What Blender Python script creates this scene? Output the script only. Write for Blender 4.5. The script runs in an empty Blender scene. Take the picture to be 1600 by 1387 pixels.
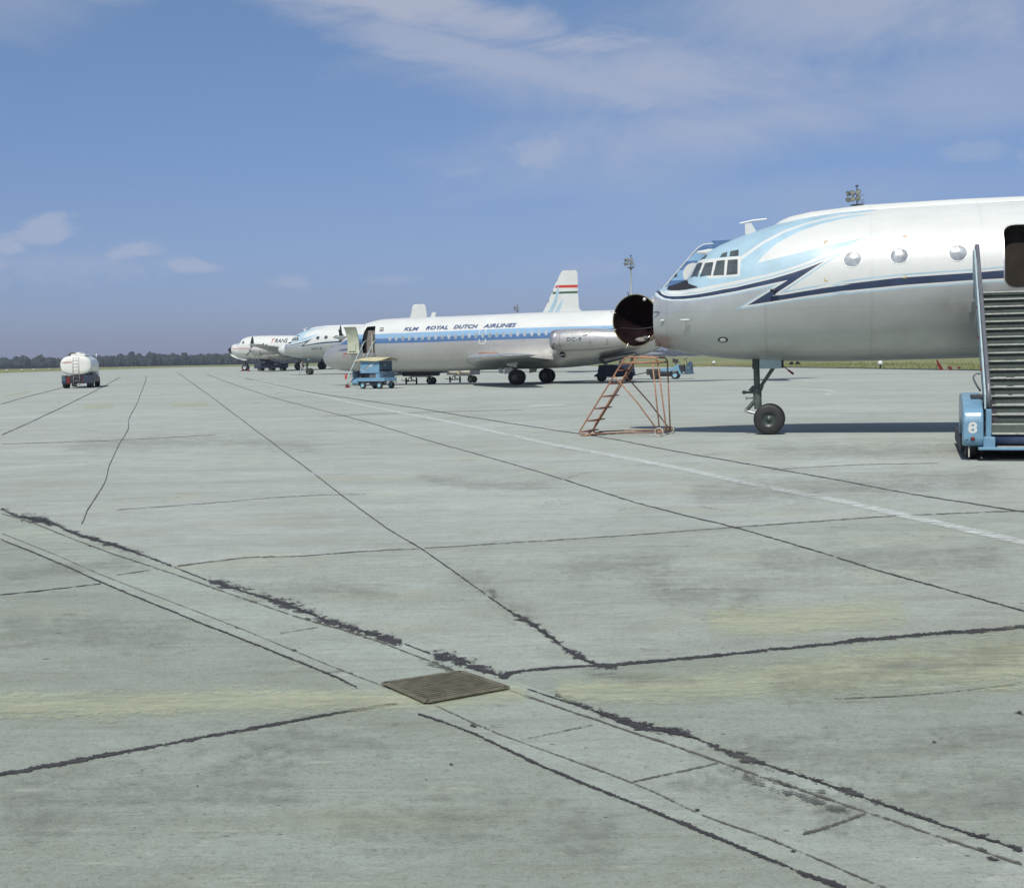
import bpy, bmesh, math, random
from mathutils import Vector, Matrix, noise
from mathutils.geometry import delaunay_2d_cdt
R = math.radians
PI = math.pi
random.seed(7)
sc = bpy.context.scene
COL = sc.collection
# ---------------------------------------------------------------- camera
FPX = 2000.0; CAMH = 1.85
ROLL = math.atan(0.0190); PITCH = math.atan(133.3/FPX)
CP = Vector((0, 0, CAMH))
FWD = Vector((0, math.cos(PITCH), -math.sin(PITCH)))
UP0 = Vector((0, math.sin(PITCH), math.cos(PITCH)))
RT0 = Vector((1, 0, 0))
RT = RT0*math.cos(ROLL) - UP0*math.sin(ROLL)
UP = RT0*math.sin(ROLL) + UP0*math.cos(ROLL)

def rise(x, y):
    t = max(0.0, min(1.0, (28 - x)/34.0)); t = t*t*(3-2*t)
    d = y - 111.0
    r = 0 if d < 0 else (0.0076*d*d/(d+6.0))
    if r > .6: r = .6 + .35*(1-math.exp(-(r-.6)/.35))
    return r*t

def ray(px, py):
    d = RT*((px-800)/FPX) + UP*((693.5-py)/FPX) + FWD
    return d
def gnd(px, py, off=0.0):
    """point of the ground seen at a photo pixel"""
    d = ray(px, py); t = (off-CAMH)/d.z if d.z < -1e-5 else 4000
    for i in range(60):
        p = CP + d*t
        h = rise(p.x, p.y) + off
        tn = (h-CAMH)/d.z if d.z < -1e-5 else 4000
        t += (tn-t)*.6
    return CP + d*t
def atY(px, py, Y):
    d = ray(px, py); return CP + d*(Y/d.y)

def clampf(x, a, b): return max(a, min(b, x))
class Curve:
    """monotone cubic interpolation"""
    def __init__(s, pts):
        pts = sorted(pts); s.x = [p[0] for p in pts]; s.y = [p[1] for p in pts]
        n = len(pts); d = [(s.y[i+1]-s.y[i])/(s.x[i+1]-s.x[i]) for i in range(n-1)]
        m = [d[0]]+[0 if d[i-1]*d[i] <= 0 else 2*d[i-1]*d[i]/(d[i-1]+d[i]) for i in range(1, n-1)]+[d[-1]]
        s.m = m
    def __call__(s, x):
        X = s.x
        if x <= X[0]: return s.y[0]
        if x >= X[-1]: return s.y[-1]
        lo, hi = 0, len(X)-1
        while hi-lo > 1:
            k = (lo+hi)//2
            if X[k] <= x: lo = k
            else: hi = k
        h = X[hi]-X[lo]; t = (x-X[lo])/h
        return (s.y[lo]*(1+2*t)*(1-t)**2 + h*s.m[lo]*t*(1-t)**2 + s.y[hi]*t*t*(3-2*t) + h*s.m[hi]*t*t*(t-1))

# ---------------------------------------------------------------- materials
def nodes(name):
    m = bpy.data.materials.new(name); m.use_nodes = True
    nt = m.node_tree; return m, nt, nt.nodes['Principled BSDF']
def link(nt, a, b): nt.links.new(a, b)
def add(nt, typ, **kw):
    n = nt.nodes.new(typ)
    for k, v in kw.items(): setattr(n, k, v)
    return n
def ramp(nt, src, stops):
    r = add(nt, 'ShaderNodeValToRGB'); e = r.color_ramp.elements
    while len(e) < len(stops): e.new(.5)
    for i, (p, c) in enumerate(stops):
        e[i].position = p; e[i].color = (c[0], c[1], c[2], 1) if not isinstance(c, (int, float)) else (c, c, c, 1)
    link(nt, src, r.inputs[0]); return r.outputs[0]
def nz(nt, vec, scale, detail=4, rough=.55, dist=0):
    n = add(nt, 'ShaderNodeTexNoise'); n.inputs['Scale'].default_value = scale
    n.inputs['Detail'].default_value = detail; n.inputs['Roughness'].default_value = rough
    n.inputs['Distortion'].default_value = dist
    if vec: link(nt, vec, n.inputs['Vector'])
    return n.outputs['Fac']
def mixc(nt, fac, a, b, mode='MIX'):
    m = add(nt, 'ShaderNodeMix', data_type='RGBA', blend_type=mode)
    if isinstance(fac, (int, float)): m.inputs[0].default_value = fac
    else: link(nt, fac, m.inputs[0])
    for i, v in ((6, a), (7, b)):
        if isinstance(v, tuple): m.inputs[i].default_value = (v[0], v[1], v[2], 1)
        else: link(nt, v, m.inputs[i])
    return m.outputs[2]
def mapping(nt, src, scale=(1, 1, 1), rot=0):
    mp = add(nt, 'ShaderNodeMapping'); mp.inputs['Scale'].default_value = scale
    mp.inputs['Rotation'].default_value = (0, 0, rot); link(nt, src, mp.inputs['Vector']); return mp.outputs[0]
def bump(nt, bs, h, st, dist=.02):
    b = add(nt, 'ShaderNodeBump'); b.inputs['Strength'].default_value = st; b.inputs['Distance'].default_value = dist
    link(nt, h, b.inputs['Height']); link(nt, b.outputs[0], bs.inputs['Normal'])
def mat(name, col, rough=.5, metal=0.0, var=.12, scale=3.0, dirt=.0, coat=0.0, streak=1.0):
    m, nt, bs = nodes(name)
    tc = add(nt, 'ShaderNodeTexCoord').outputs['Object']
    v = mapping(nt, tc, (1, 1, 1/streak)) if streak != 1 else tc
    f = nz(nt, v, scale, 5)
    lo = tuple(c*(1-var) for c in col); hi = tuple(min(1, c*(1+var)) for c in col)
    c = ramp(nt, f, [(.3, lo), (.7, hi)])
    if dirt:
        g = nz(nt, v, scale*2.7, 6, .7)
        gm = ramp(nt, g, [(.5, 0.0), (.72, dirt)])
        c = mixc(nt, gm, c, tuple(x*.35+.02 for x in col))
    link(nt, c, bs.inputs['Base Color'])
    bs.inputs['Metallic'].default_value = metal
    r = ramp(nt, nz(nt, tc, scale*1.9, 4), [(.3, max(.03, rough-.07)), (.7, min(1, rough+.09))])
    link(nt, r, bs.inputs['Roughness'])
    if coat: bs.inputs['Coat Weight'].default_value = coat; bs.inputs['Coat Roughness'].default_value = .15
    return m
M = {}
M['blue_light'] = mat('light_blue_paint', (.30, .44, .52), .42, 0, .10, 1.6, .12, .1)
M['blue_line'] = mat('line_blue_paint', (.22, .40, .52), .42, 0, .08, 1.6, .05)
M['navy'] = mat('navy_paint', (.022, .037, .080), .40, 0, .25, 2.5, .1)
M['black'] = mat('matt_black_paint', (.018, .018, .022), .6, 0, .2, 3)
M['radome_in'] = mat('radome_inside', (.009, .0035, .005), .8, 0, .4, 4)
M['tyre'] = mat('tyre_rubber', (.016, .016, .018), .62, 0, .3, 9, .0)
M['hub_dark'] = mat('dark_green_hub', (.04, .055, .05), .4, .3, .2, 8)
M['hub_light'] = mat('light_hub', (.36, .42, .44), .45, .2, .2, 8)
M['hub_blue'] = mat('blue_hub', (.20, .40, .52), .45, 0, .2, 8)
M['gear'] = mat('green_grey_gear', (.085, .11, .095), .45, .25, .25, 7, .3)
M['steel'] = mat('bare_steel', (.42, .43, .43), .35, .8, .15, 8)
M['chrome'] = mat('polished_oleo', (.7, .7, .7), .12, 1, .05, 8)
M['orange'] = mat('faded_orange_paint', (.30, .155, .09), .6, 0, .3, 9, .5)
M['orange_d'] = mat('dark_rusty_tread', (.13, .045, .028), .8, 0, .3, 9)
M['redm'] = mat('red_paint', (.42, .035, .02), .5, 0, .2, 6)
M['red_d'] = mat('deep_red', (.13, .008, .006), .5, 0, .2, 6)
M['cart'] = mat('sky_blue_paint', (.14, .28, .40), .42, 0, .12, 2.5, .25, .1)
M['cart_d'] = mat('slate_and_shaded_blue', (.045, .085, .13), .5, 0, .2, 3, .3)  # slate blue; doubles as the cart's paint darkened for its unlit end
M['dark'] = mat('dark_steel', (.028, .030, .038), .6, .1, .3, 5)
M['darkblue'] = mat('dark_blue_paint', (.022, .032, .062), .5, 0, .25, 4, .2)
M['tarp'] = mat('pale_canvas', (.45, .42, .25), .8, 0, .2, 3, .3)
M['beige'] = mat('beige_bales', (.42, .42, .36), .8, 0, .25, 6)
M['seat'] = mat('seat_leather', (.03, .028, .035), .5, 0, .3, 9)
M['doorin'] = mat('pale_green_door_lining', (.40, .43, .33), .6, 0, .12, 3, .2)
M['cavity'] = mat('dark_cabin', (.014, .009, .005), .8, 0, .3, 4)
M['rail_grey'] = mat('grey_rail_panel', (.16, .165, .18), .45, .3, .15, 4, .2)
M['rail_blue'] = mat('pale_blue_rail', (.33, .43, .45), .5, 0, .15, 4)
M['riser'] = mat('grey_green_riser', (.065, .085, .075), .6, .2, .2, 5, .3)
M['nosing'] = mat('worn_step_nosing', (.42, .44, .40), .4, .5, .2, 12, .3)
M['pod'] = mat('truck_blue_paint', (.13, .26, .37), .35, 0, .1, 2, .25, .25)
M['lampglass'] = mat('lamp_glass', (.55, .57, .55), .12, .3, .1, 4)
M['mast'] = mat('galvanised_mast', (.22, .26, .25), .5, .5, .15, 3)
M['floodlamp'] = mat('floodlamp_shell', (.10, .12, .11), .35, .5, .3, 3)
M['dull_grey'] = mat('hatch_grey', (.22, .21, .19), .6, .2, .2, 4)  # plain mid grey for hatches, latches and fittings
M['skin'] = mat('skin', (.42, .26, .19), .6)
M['overall'] = mat('pale_overalls', (.32, .37, .42), .85, 0, .15, 6)
M['hair'] = mat('dark_hair', (.03, .02, .015), .8)
M['leg_red'] = mat('faded_red_lettering', (.42, .07, .04), .6)
M['leg_green'] = mat('dark_green_lettering', (.02, .06, .05), .6)
M['leg_navy'] = mat('blue_lettering', (.030, .065, .17), .5)
M['green_band'] = mat('dark_green_band', (.03, .09, .05), .5)
M['tank'] = mat('tank_white_paint', (.68, .69, .64), .3, .1, .06, 1.5, .2, .2)
M['yellow'] = mat('dull_yellow', (.42, .30, .06), .6)
M['klm_navy'] = mat('band_blue_paint', (.065, .135, .27), .4, 0, .08, 2)
M['klm_light'] = mat('band_light_blue_paint', (.19, .33, .49), .4, 0, .06, 2)
M['gold'] = mat('tarnished_rim', (.25, .24, .13), .45, .4, .2, 8)

def seams(nt, sx, fr, c, k):
    """panel joints every 1.1 m along the hull, two stringer lines and rows of rivets"""
    c = mixc(nt, ramp(nt, fr.outputs[0], [(.0, k), (.011, 0.0)]), c, (.13, .13, .12))
    fz = add(nt, 'ShaderNodeMath', operation='PINGPONG'); fz.inputs[1].default_value = .47; link(nt, sx.outputs[2], fz.inputs[0])
    c = mixc(nt, ramp(nt, fz.outputs[0], [(.0, k*.7), (.007, 0.0)]), c, (.15, .15, .14))
    rx = add(nt, 'ShaderNodeMath', operation='PINGPONG'); rx.inputs[1].default_value = .035; link(nt, sx.outputs[2], rx.inputs[0])
    ry = add(nt, 'ShaderNodeMath', operation='SUBTRACT'); link(nt, fr.outputs[0], ry.inputs[0]); ry.inputs[1].default_value = .04
    ra = add(nt, 'ShaderNodeMath', operation='ABSOLUTE'); link(nt, ry.outputs[0], ra.inputs[0])
    mx = add(nt, 'ShaderNodeMath', operation='MAXIMUM'); link(nt, ra.outputs[0], mx.inputs[0]); link(nt, rx.outputs[0], mx.inputs[1])
    return mixc(nt, ramp(nt, mx.outputs[0], [(.006, k*.9), (.010, 0.0)]), c, (.2, .2, .18))
def mat_skin(name, col):
    m, nt, bs = nodes(name); tc = add(nt, 'ShaderNodeTexCoord').outputs['Object']
    c = ramp(nt, nz(nt, mapping(nt, tc, (.6, 1, .9)), .9, 6, .65), [(.3, tuple(x*.93 for x in col)), (.7, tuple(x*1.05 for x in col))])
    c = mixc(nt, ramp(nt, nz(nt, mapping(nt, tc, (3, 3, .6)), 3, 6, .7), [(.55, 0.0), (.8, .16)]), c, (.36, .36, .32))
    sx = add(nt, 'ShaderNodeSeparateXYZ'); link(nt, tc, sx.inputs[0])
    fr = add(nt, 'ShaderNodeMath', operation='PINGPONG'); fr.inputs[1].default_value = 1.12; link(nt, sx.outputs[0], fr.inputs[0])
    c = seams(nt, sx, fr, c, .22)
    link(nt, c, bs.inputs['Base Color']); link(nt, ramp(nt, nz(nt, tc, 2.2, 5), [(.3, .30), (.7, .48)]), bs.inputs['Roughness']); return m
M['white'] = mat_skin('white_paint', (.53, .555, .54))
M['radome_in'].node_tree.nodes['Principled BSDF'].inputs['Specular IOR Level'].default_value = .08
def mat_metal(name, col, rough=.36, metal=.75):
    m, nt, bs = nodes(name)
    tc = add(nt, 'ShaderNodeTexCoord').outputs['Object']
    f = nz(nt, mapping(nt, tc, (.5, 1, .8)), 1.0, 5, .6)
    c = ramp(nt, f, [(.3, tuple(x*.92 for x in col)), (.7, tuple(min(1, x*1.06) for x in col))])
    g = nz(nt, mapping(nt, tc, (4, 4, .7)), 3, 6, .7)
    c = mixc(nt, ramp(nt, g, [(.56, 0.0), (.8, .14)]), c, (.20, .19, .15))
    # panel seams
    sx = add(nt, 'ShaderNodeSeparateXYZ'); link(nt, tc, sx.inputs[0])
    fr = add(nt, 'ShaderNodeMath', operation='PINGPONG'); fr.inputs[1].default_value = 1.12
    link(nt, sx.outputs[0], fr.inputs[0])
    c = seams(nt, sx, fr, c, .42)
    link(nt, c, bs.inputs['Base Color']); bs.inputs['Metallic'].default_value = metal
    link(nt, ramp(nt, nz(nt, tc, 3.3, 5), [(.3, rough-.06), (.7, rough+.12)]), bs.inputs['Roughness'])
    bump(nt, bs, nz(nt, tc, .9, 2), .12, .03)
    return m
M['metal'] = mat_metal('bare_aluminium_skin', (.49, .51, .505), .42, .66)
M['metal_dc'] = mat_metal('polished_aluminium_skin', (.50, .50, .49), .38, .66)

def mat_glass(name, col, rough=.06):
    m, nt, bs = nodes(name)
    tc = add(nt, 'ShaderNodeTexCoord').outputs['Object']
    c = ramp(nt, nz(nt, tc, 4, 3), [(.35, tuple(x*.6 for x in col)), (.65, col)])
    link(nt, c, bs.inputs['Base Color']); bs.inputs['Roughness'].default_value = rough
    bs.inputs['Specular IOR Level'].default_value = .8
    return m
M['glass'] = mat_glass('cockpit_glass', (.075, .095, .10))
M['port'] = mat('cabin_window_glass', (.42, .45, .45), .16, .45, .35, 5)
M['port_dc'] = mat('small_window_glass', (.30, .34, .36), .2, .1, .5, 1.2)

# ---------------------------------------------------------------- mesh builder
class MB:
    def __init__(s): s.v = []; s.f = []; s.mi = []; s.mats = []; s.cur = 0; s.sm = []; s.smooth = False
    def m(s, key):
        mm = M[key]
        if mm not in s.mats: s.mats.append(mm)
        s.cur = s.mats.index(mm); return s
    def addf(s, vs, fs):
        b = len(s.v); s.v += [Vector(p) for p in vs]
        for f in fs:
            s.f.append([b+i for i in f]); s.mi.append(s.cur); s.sm.append(s.smooth)
        return s
    def box(s, x0, x1, y0, y1, z0, z1, bev=0.0):
        bm = bmesh.new(); bmesh.ops.create_cube(bm, size=1)
        for v in bm.verts:
            v.co = Vector((x0+(v.co.x+.5)*(x1-x0), y0+(v.co.y+.5)*(y1-y0), z0+(v.co.z+.5)*(z1-z0)))
        if bev: bmesh.ops.bevel(bm, geom=bm.edges[:], offset=bev, segments=2, profile=.6, affect='EDGES')
        s.frombm(bm); return s
    def frombm(s, bm):
        bm.verts.index_update(); bm.verts.ensure_lookup_table()
        s.addf([v.co.copy() for v in bm.verts], [[v.index for v in f.verts] for f in bm.faces]); bm.free()
    def prism(s, poly, axis, a, b, bev=0.0):
        """poly 2D outline extruded along axis ('y': poly=(x,z); 'x': poly=(y,z); 'z': poly=(x,y))"""
        def P(p, t): return {'y': (p[0], t, p[1]), 'x': (t, p[0], p[1]), 'z': (p[0], p[1], t)}[axis]
        bm = bmesh.new(); n = len(poly)
        va = [bm.verts.new(P(p, a)) for p in poly]; vb = [bm.verts.new(P(p, b)) for p in poly]
        bm.faces.new(va); bm.faces.new(vb[::-1])
        for i in range(n): bm.faces.new((va[i], vb[i], vb[(i+1) % n], va[(i+1) % n]))
        bmesh.ops.recalc_face_normals(bm, faces=bm.faces[:])
        if bev: bmesh.ops.bevel(bm, geom=bm.edges[:], offset=bev, segments=2, profile=.6, affect='EDGES')
        s.frombm(bm); return s
    def tube(s, p, q, r, r2=None, n=10, caps=True):
        p = Vector(p); q = Vector(q); r2 = r if r2 is None else r2; d = (q-p)
        if d.length < 1e-6: return s
        d.normalize(); a = d.orthogonal().normalized(); b = d.cross(a)
        vs = []
        for c, rr in ((p, r), (q, r2)):
            for i in range(n):
                t = 2*PI*i/n; vs.append(c + a*(rr*math.cos(t)) + b*(rr*math.sin(t)))
        fs = [[i, (i+1) % n, n+(i+1) % n, n+i] for i in range(n)]
        sm = s.smooth; s.smooth = True; s.addf(vs, fs); s.smooth = False
        if caps: s.addf(vs[:n], [list(range(n))[::-1]]); s.addf(vs[n:], [list(range(n))])
        s.smooth = sm; return s
    def path(s, pts, r, n=8):
        pts = [Vector(p) for p in pts]; vs = []; prev = None
        for i, p in enumerate(pts):
            d = (pts[min(i+1, len(pts)-1)]-pts[max(i-1, 0)]).normalized()
            a = d.orthogonal().normalized() if prev is None else (prev-d*prev.dot(d)).normalized()
            prev = a; b = d.cross(a)
            for k in range(n):
                t = 2*PI*k/n; vs.append(p+a*(r*math.cos(t))+b*(r*math.sin(t)))
        fs = []
        for i in range(len(pts)-1):
            for k in range(n): fs.append([i*n+k, i*n+(k+1) % n, (i+1)*n+(k+1) % n, (i+1)*n+k])
        fs.append(list(range(n))[::-1]); fs.append([(len(pts)-1)*n+k for k in range(n)])
        sm = s.smooth; s.smooth = True; s.addf(vs, fs); s.smooth = sm; return s
    def lathe(s, prof, org, axis, n=32, sx=1.0, sz=1.0):
        """prof = [(t along axis, radius)]"""
        org = Vector(org); ax = Vector(axis).normalized()
        a = Vector((0, 0, 1)) if abs(ax.z) < .9 else Vector((1, 0, 0))
        a = (a-ax*a.dot(ax)).normalized(); b = ax.cross(a); vs = []
        for t, r in prof:
            for k in range(n):
                w = 2*PI*k/n; vs.append(org+ax*t+a*(r*sz*math.cos(w))+b*(r*sx*math.sin(w)))
        fs = []
        for i in range(len(prof)-1):
            for k in range(n): fs.append([i*n+k, i*n+(k+1) % n, (i+1)*n+(k+1) % n, (i+1)*n+k])
        sm = s.smooth; s.smooth = True; s.addf(vs, fs); s.smooth = sm; return s
    def obj(s, name, parent=None, autosmooth=None):
        me = bpy.data.meshes.new(name); me.from_pydata([tuple(v) for v in s.v], [], s.f)
        for mm in s.mats: me.materials.append(mm)
        me.polygons.foreach_set('material_index', s.mi); me.polygons.foreach_set('use_smooth', s.sm)
        bm = bmesh.new(); bm.from_mesh(me)
        bmesh.ops.remove_doubles(bm, verts=bm.verts[:], dist=1e-5)
        bmesh.ops.recalc_face_normals(bm, faces=bm.faces[:])
        if autosmooth:
            for e in bm.edges:
                if len(e.link_faces) == 2 and e.calc_face_angle(0) > R(autosmooth): e.smooth = False
        bm.to_mesh(me); bm.free(); me.update()
        o = bpy.data.objects.new(name, me); COL.objects.link(o)
        if parent: o.parent = parent
        return o
def mb(key=None):
    b = MB()
    if key: b.m(key)
    return b
def thing(name, label, cat, loc=(0, 0, 0), rotz=0, group=None, scale=1):
    o = bpy.data.objects.new(name, None); COL.objects.link(o); o.empty_display_size = .3
    o.location = loc; o.rotation_euler = (0, 0, rotz); o.scale = (scale,)*3
    o['label'] = label; o['category'] = cat
    if group: o['group'] = group
    return o
def tag(o, label, cat, group=None):
    o['label'] = label; o['category'] = cat
    if group: o['group'] = group
    return o
def struct(o, kind='structure'):
    o['kind'] = kind; return o
def dup(root, loc, rotz, label):
    r = root.copy(); COL.objects.link(r); r.location = loc; r.rotation_euler = (0, 0, rotz); r['label'] = label
    for ch in list(root.children):
        c = ch.copy(); COL.objects.link(c); c.parent = r
        for g in ch.children:
            d = g.copy(); COL.objects.link(d); d.parent = c
    return r
def wheel(parent, x, y, z, r, w, hub='hub_dark', n=36, hr=.5):
    """wheel with axle along local y: tyre and rim as sub-parts"""
    e = mb('tyre')
    pr = [(-w/2, r*hr), (-w/2, r*.78), (-w*.44, r*.90), (-w*.30, r*.975), (0, r), (w*.30, r*.975), (w*.44, r*.90), (w/2, r*.78), (w/2, r*hr)]
    # rounded tyre
    e.lathe(pr, (0, 0, 0), (0, 1, 0), n)
    t = e.obj('wheel', parent); t.location = (x, y, z)
    h = mb(hub)
    h.lathe([(-w*.40, 0.001), (-w*.42, r*.10), (-w*.30, r*.13), (-w*.22, r*.30), (-w*.34, r*.42), (-w*.49, r*hr*1.02), (-w*.46, r*hr*1.06), (0, r*hr*.9), (w*.46, r*hr*1.06), (w*.34, r*.42), (w*.22, r*.28), (w*.40, .001)], (0, 0, 0), (0, 1, 0), n)
    hh = h.obj('rim', t)
    return t
def airfoil(n=10, th=.12, camber=0.0):
    up = []; lo = []
    for i in range(n+1):
        x = .5*(1-math.cos(PI*i/n))
        y = 5*th*(.2969*math.sqrt(x)-.126*x-.3516*x*x+.2843*x**3-.1036*x**4)
        up.append((x, y)); lo.append((x, -y))
    return up[::-1] + lo[1:-1]
def loft_wing(b, secs, span='y'):
    """secs: list of (LE xyz, chord, thickness ratio); chord runs along +x"""
    rings = []
    for (le, ch, th) in secs:
        ring = []
        for (x, t) in airfoil(12, th):
            if span == 'y': ring.append((le[0]+x*ch, le[1], le[2]+t*ch))
            else: ring.append((le[0]+x*ch, le[1]+t*ch, le[2]))
        rings.append(ring)
    n = len(rings[0]); vs = [p for r_ in rings for p in r_]
    fs = [[i*n+k, i*n+(k+1) % n, (i+1)*n+(k+1) % n, (i+1)*n+k] for i in range(len(rings)-1) for k in range(n)]
    sm = b.smooth; b.smooth = True; b.addf(vs, fs); b.smooth = False
    b.addf(rings[0], [list(range(n))]); b.addf(rings[-1], [list(range(n))[::-1]]); b.smooth = sm
def text_pts(body, size=1.0, shear=0.0, font_bold=0.0, space=1.0):
    """triangulated lettering as 2D vertices + faces"""
    c = bpy.data.curves.new('txt', 'FONT'); c.body = body; c.size = size; c.shear = shear; c.offset = font_bold
    c.space_character = space; c.resolution_u = 3
    o = bpy.data.objects.new('txt', c); COL.objects.link(o)
    dg = bpy.context.evaluated_depsgraph_get(); dg.update()
    me = bpy.data.meshes.new_from_object(o.evaluated_get(dg))
    vs = [(v.co.x, v.co.y) for v in me.vertices]; fs = [list(p.vertices) for p in me.polygons]
    bpy.data.objects.remove(o); bpy.data.curves.remove(c); bpy.data.meshes.remove(me)
    return vs, fs
def inpoly(x, y, poly):
    c = False; n = len(poly); j = n-1
    for i in range(n):
        xi, yi = poly[i]; xj, yj = poly[j]
        if (yi > y) != (yj > y) and x < (xj-xi)*(y-yi)/(yj-yi)+xi: c = not c
        j = i
    return c
def cdt(pts, polys):
    """constrained triangulation of pts with the outlines of polys"""
    vs = [Vector(p) for p in pts]; es = []
    for poly in polys:
        b = len(vs); n = len(poly); vs += [Vector(p) for p in poly]
        es += [(b+i, b+(i+1) % n) for i in range(n)]
    out = delaunay_2d_cdt(vs, es, [], 0, 1e-5)
    return out[0], out[2]
def resample(poly, step, closed=True):
    out = []; n = len(poly)
    for i in range(n if closed else n-1):
        a = poly[i]; b = poly[(i+1) % n]; L = math.hypot(b[0]-a[0], b[1]-a[1]); k = max(1, int(math.ceil(L/step)))
        for j in range(k): out.append((a[0]+(b[0]-a[0])*j/k, a[1]+(b[1]-a[1])*j/k))
    if not closed: out.append(poly[-1])
    return out
def spl(pts, k=4):
    """catmull-rom through an open list"""
    out = []
    n = len(pts)
    for i in range(n-1):
        p0 = pts[max(0, i-1)]; p1 = pts[i]; p2 = pts[i+1]; p3 = pts[min(n-1, i+2)]
        for j in range(k):
            t = j/k
            out.append(tuple(.5*(2*p1[q]+(p2[q]-p0[q])*t+(2*p0[q]-5*p1[q]+4*p2[q]-p3[q])*t*t+(3*p1[q]-p0[q]-3*p2[q]+p3[q])*t**3) for q in (0, 1)))
    out.append(tuple(pts[-1])); return out
def offset_poly(poly, d):
    """outline moved outwards by d with mitred corners"""
    n = len(poly); A = sum(poly[i][0]*poly[(i+1) % n][1]-poly[(i+1) % n][0]*poly[i][1] for i in range(n))
    sg = 1 if A > 0 else -1; out = []
    for i in range(n):
        a = Vector(poly[i-1]); b = Vector(poly[i]); c = Vector(poly[(i+1) % n])
        e1 = (b-a).normalized(); e2 = (c-b).normalized()
        n1 = Vector((e1.y, -e1.x))*sg; n2 = Vector((e2.y, -e2.x))*sg
        m_ = n1+n2
        if m_.length < 1e-3: out.append(tuple(b+n1*d)); continue
        m_.normalize(); k = d/max(.16, m_.dot(n1)); out.append(tuple(b+m_*k))
    return out

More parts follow.
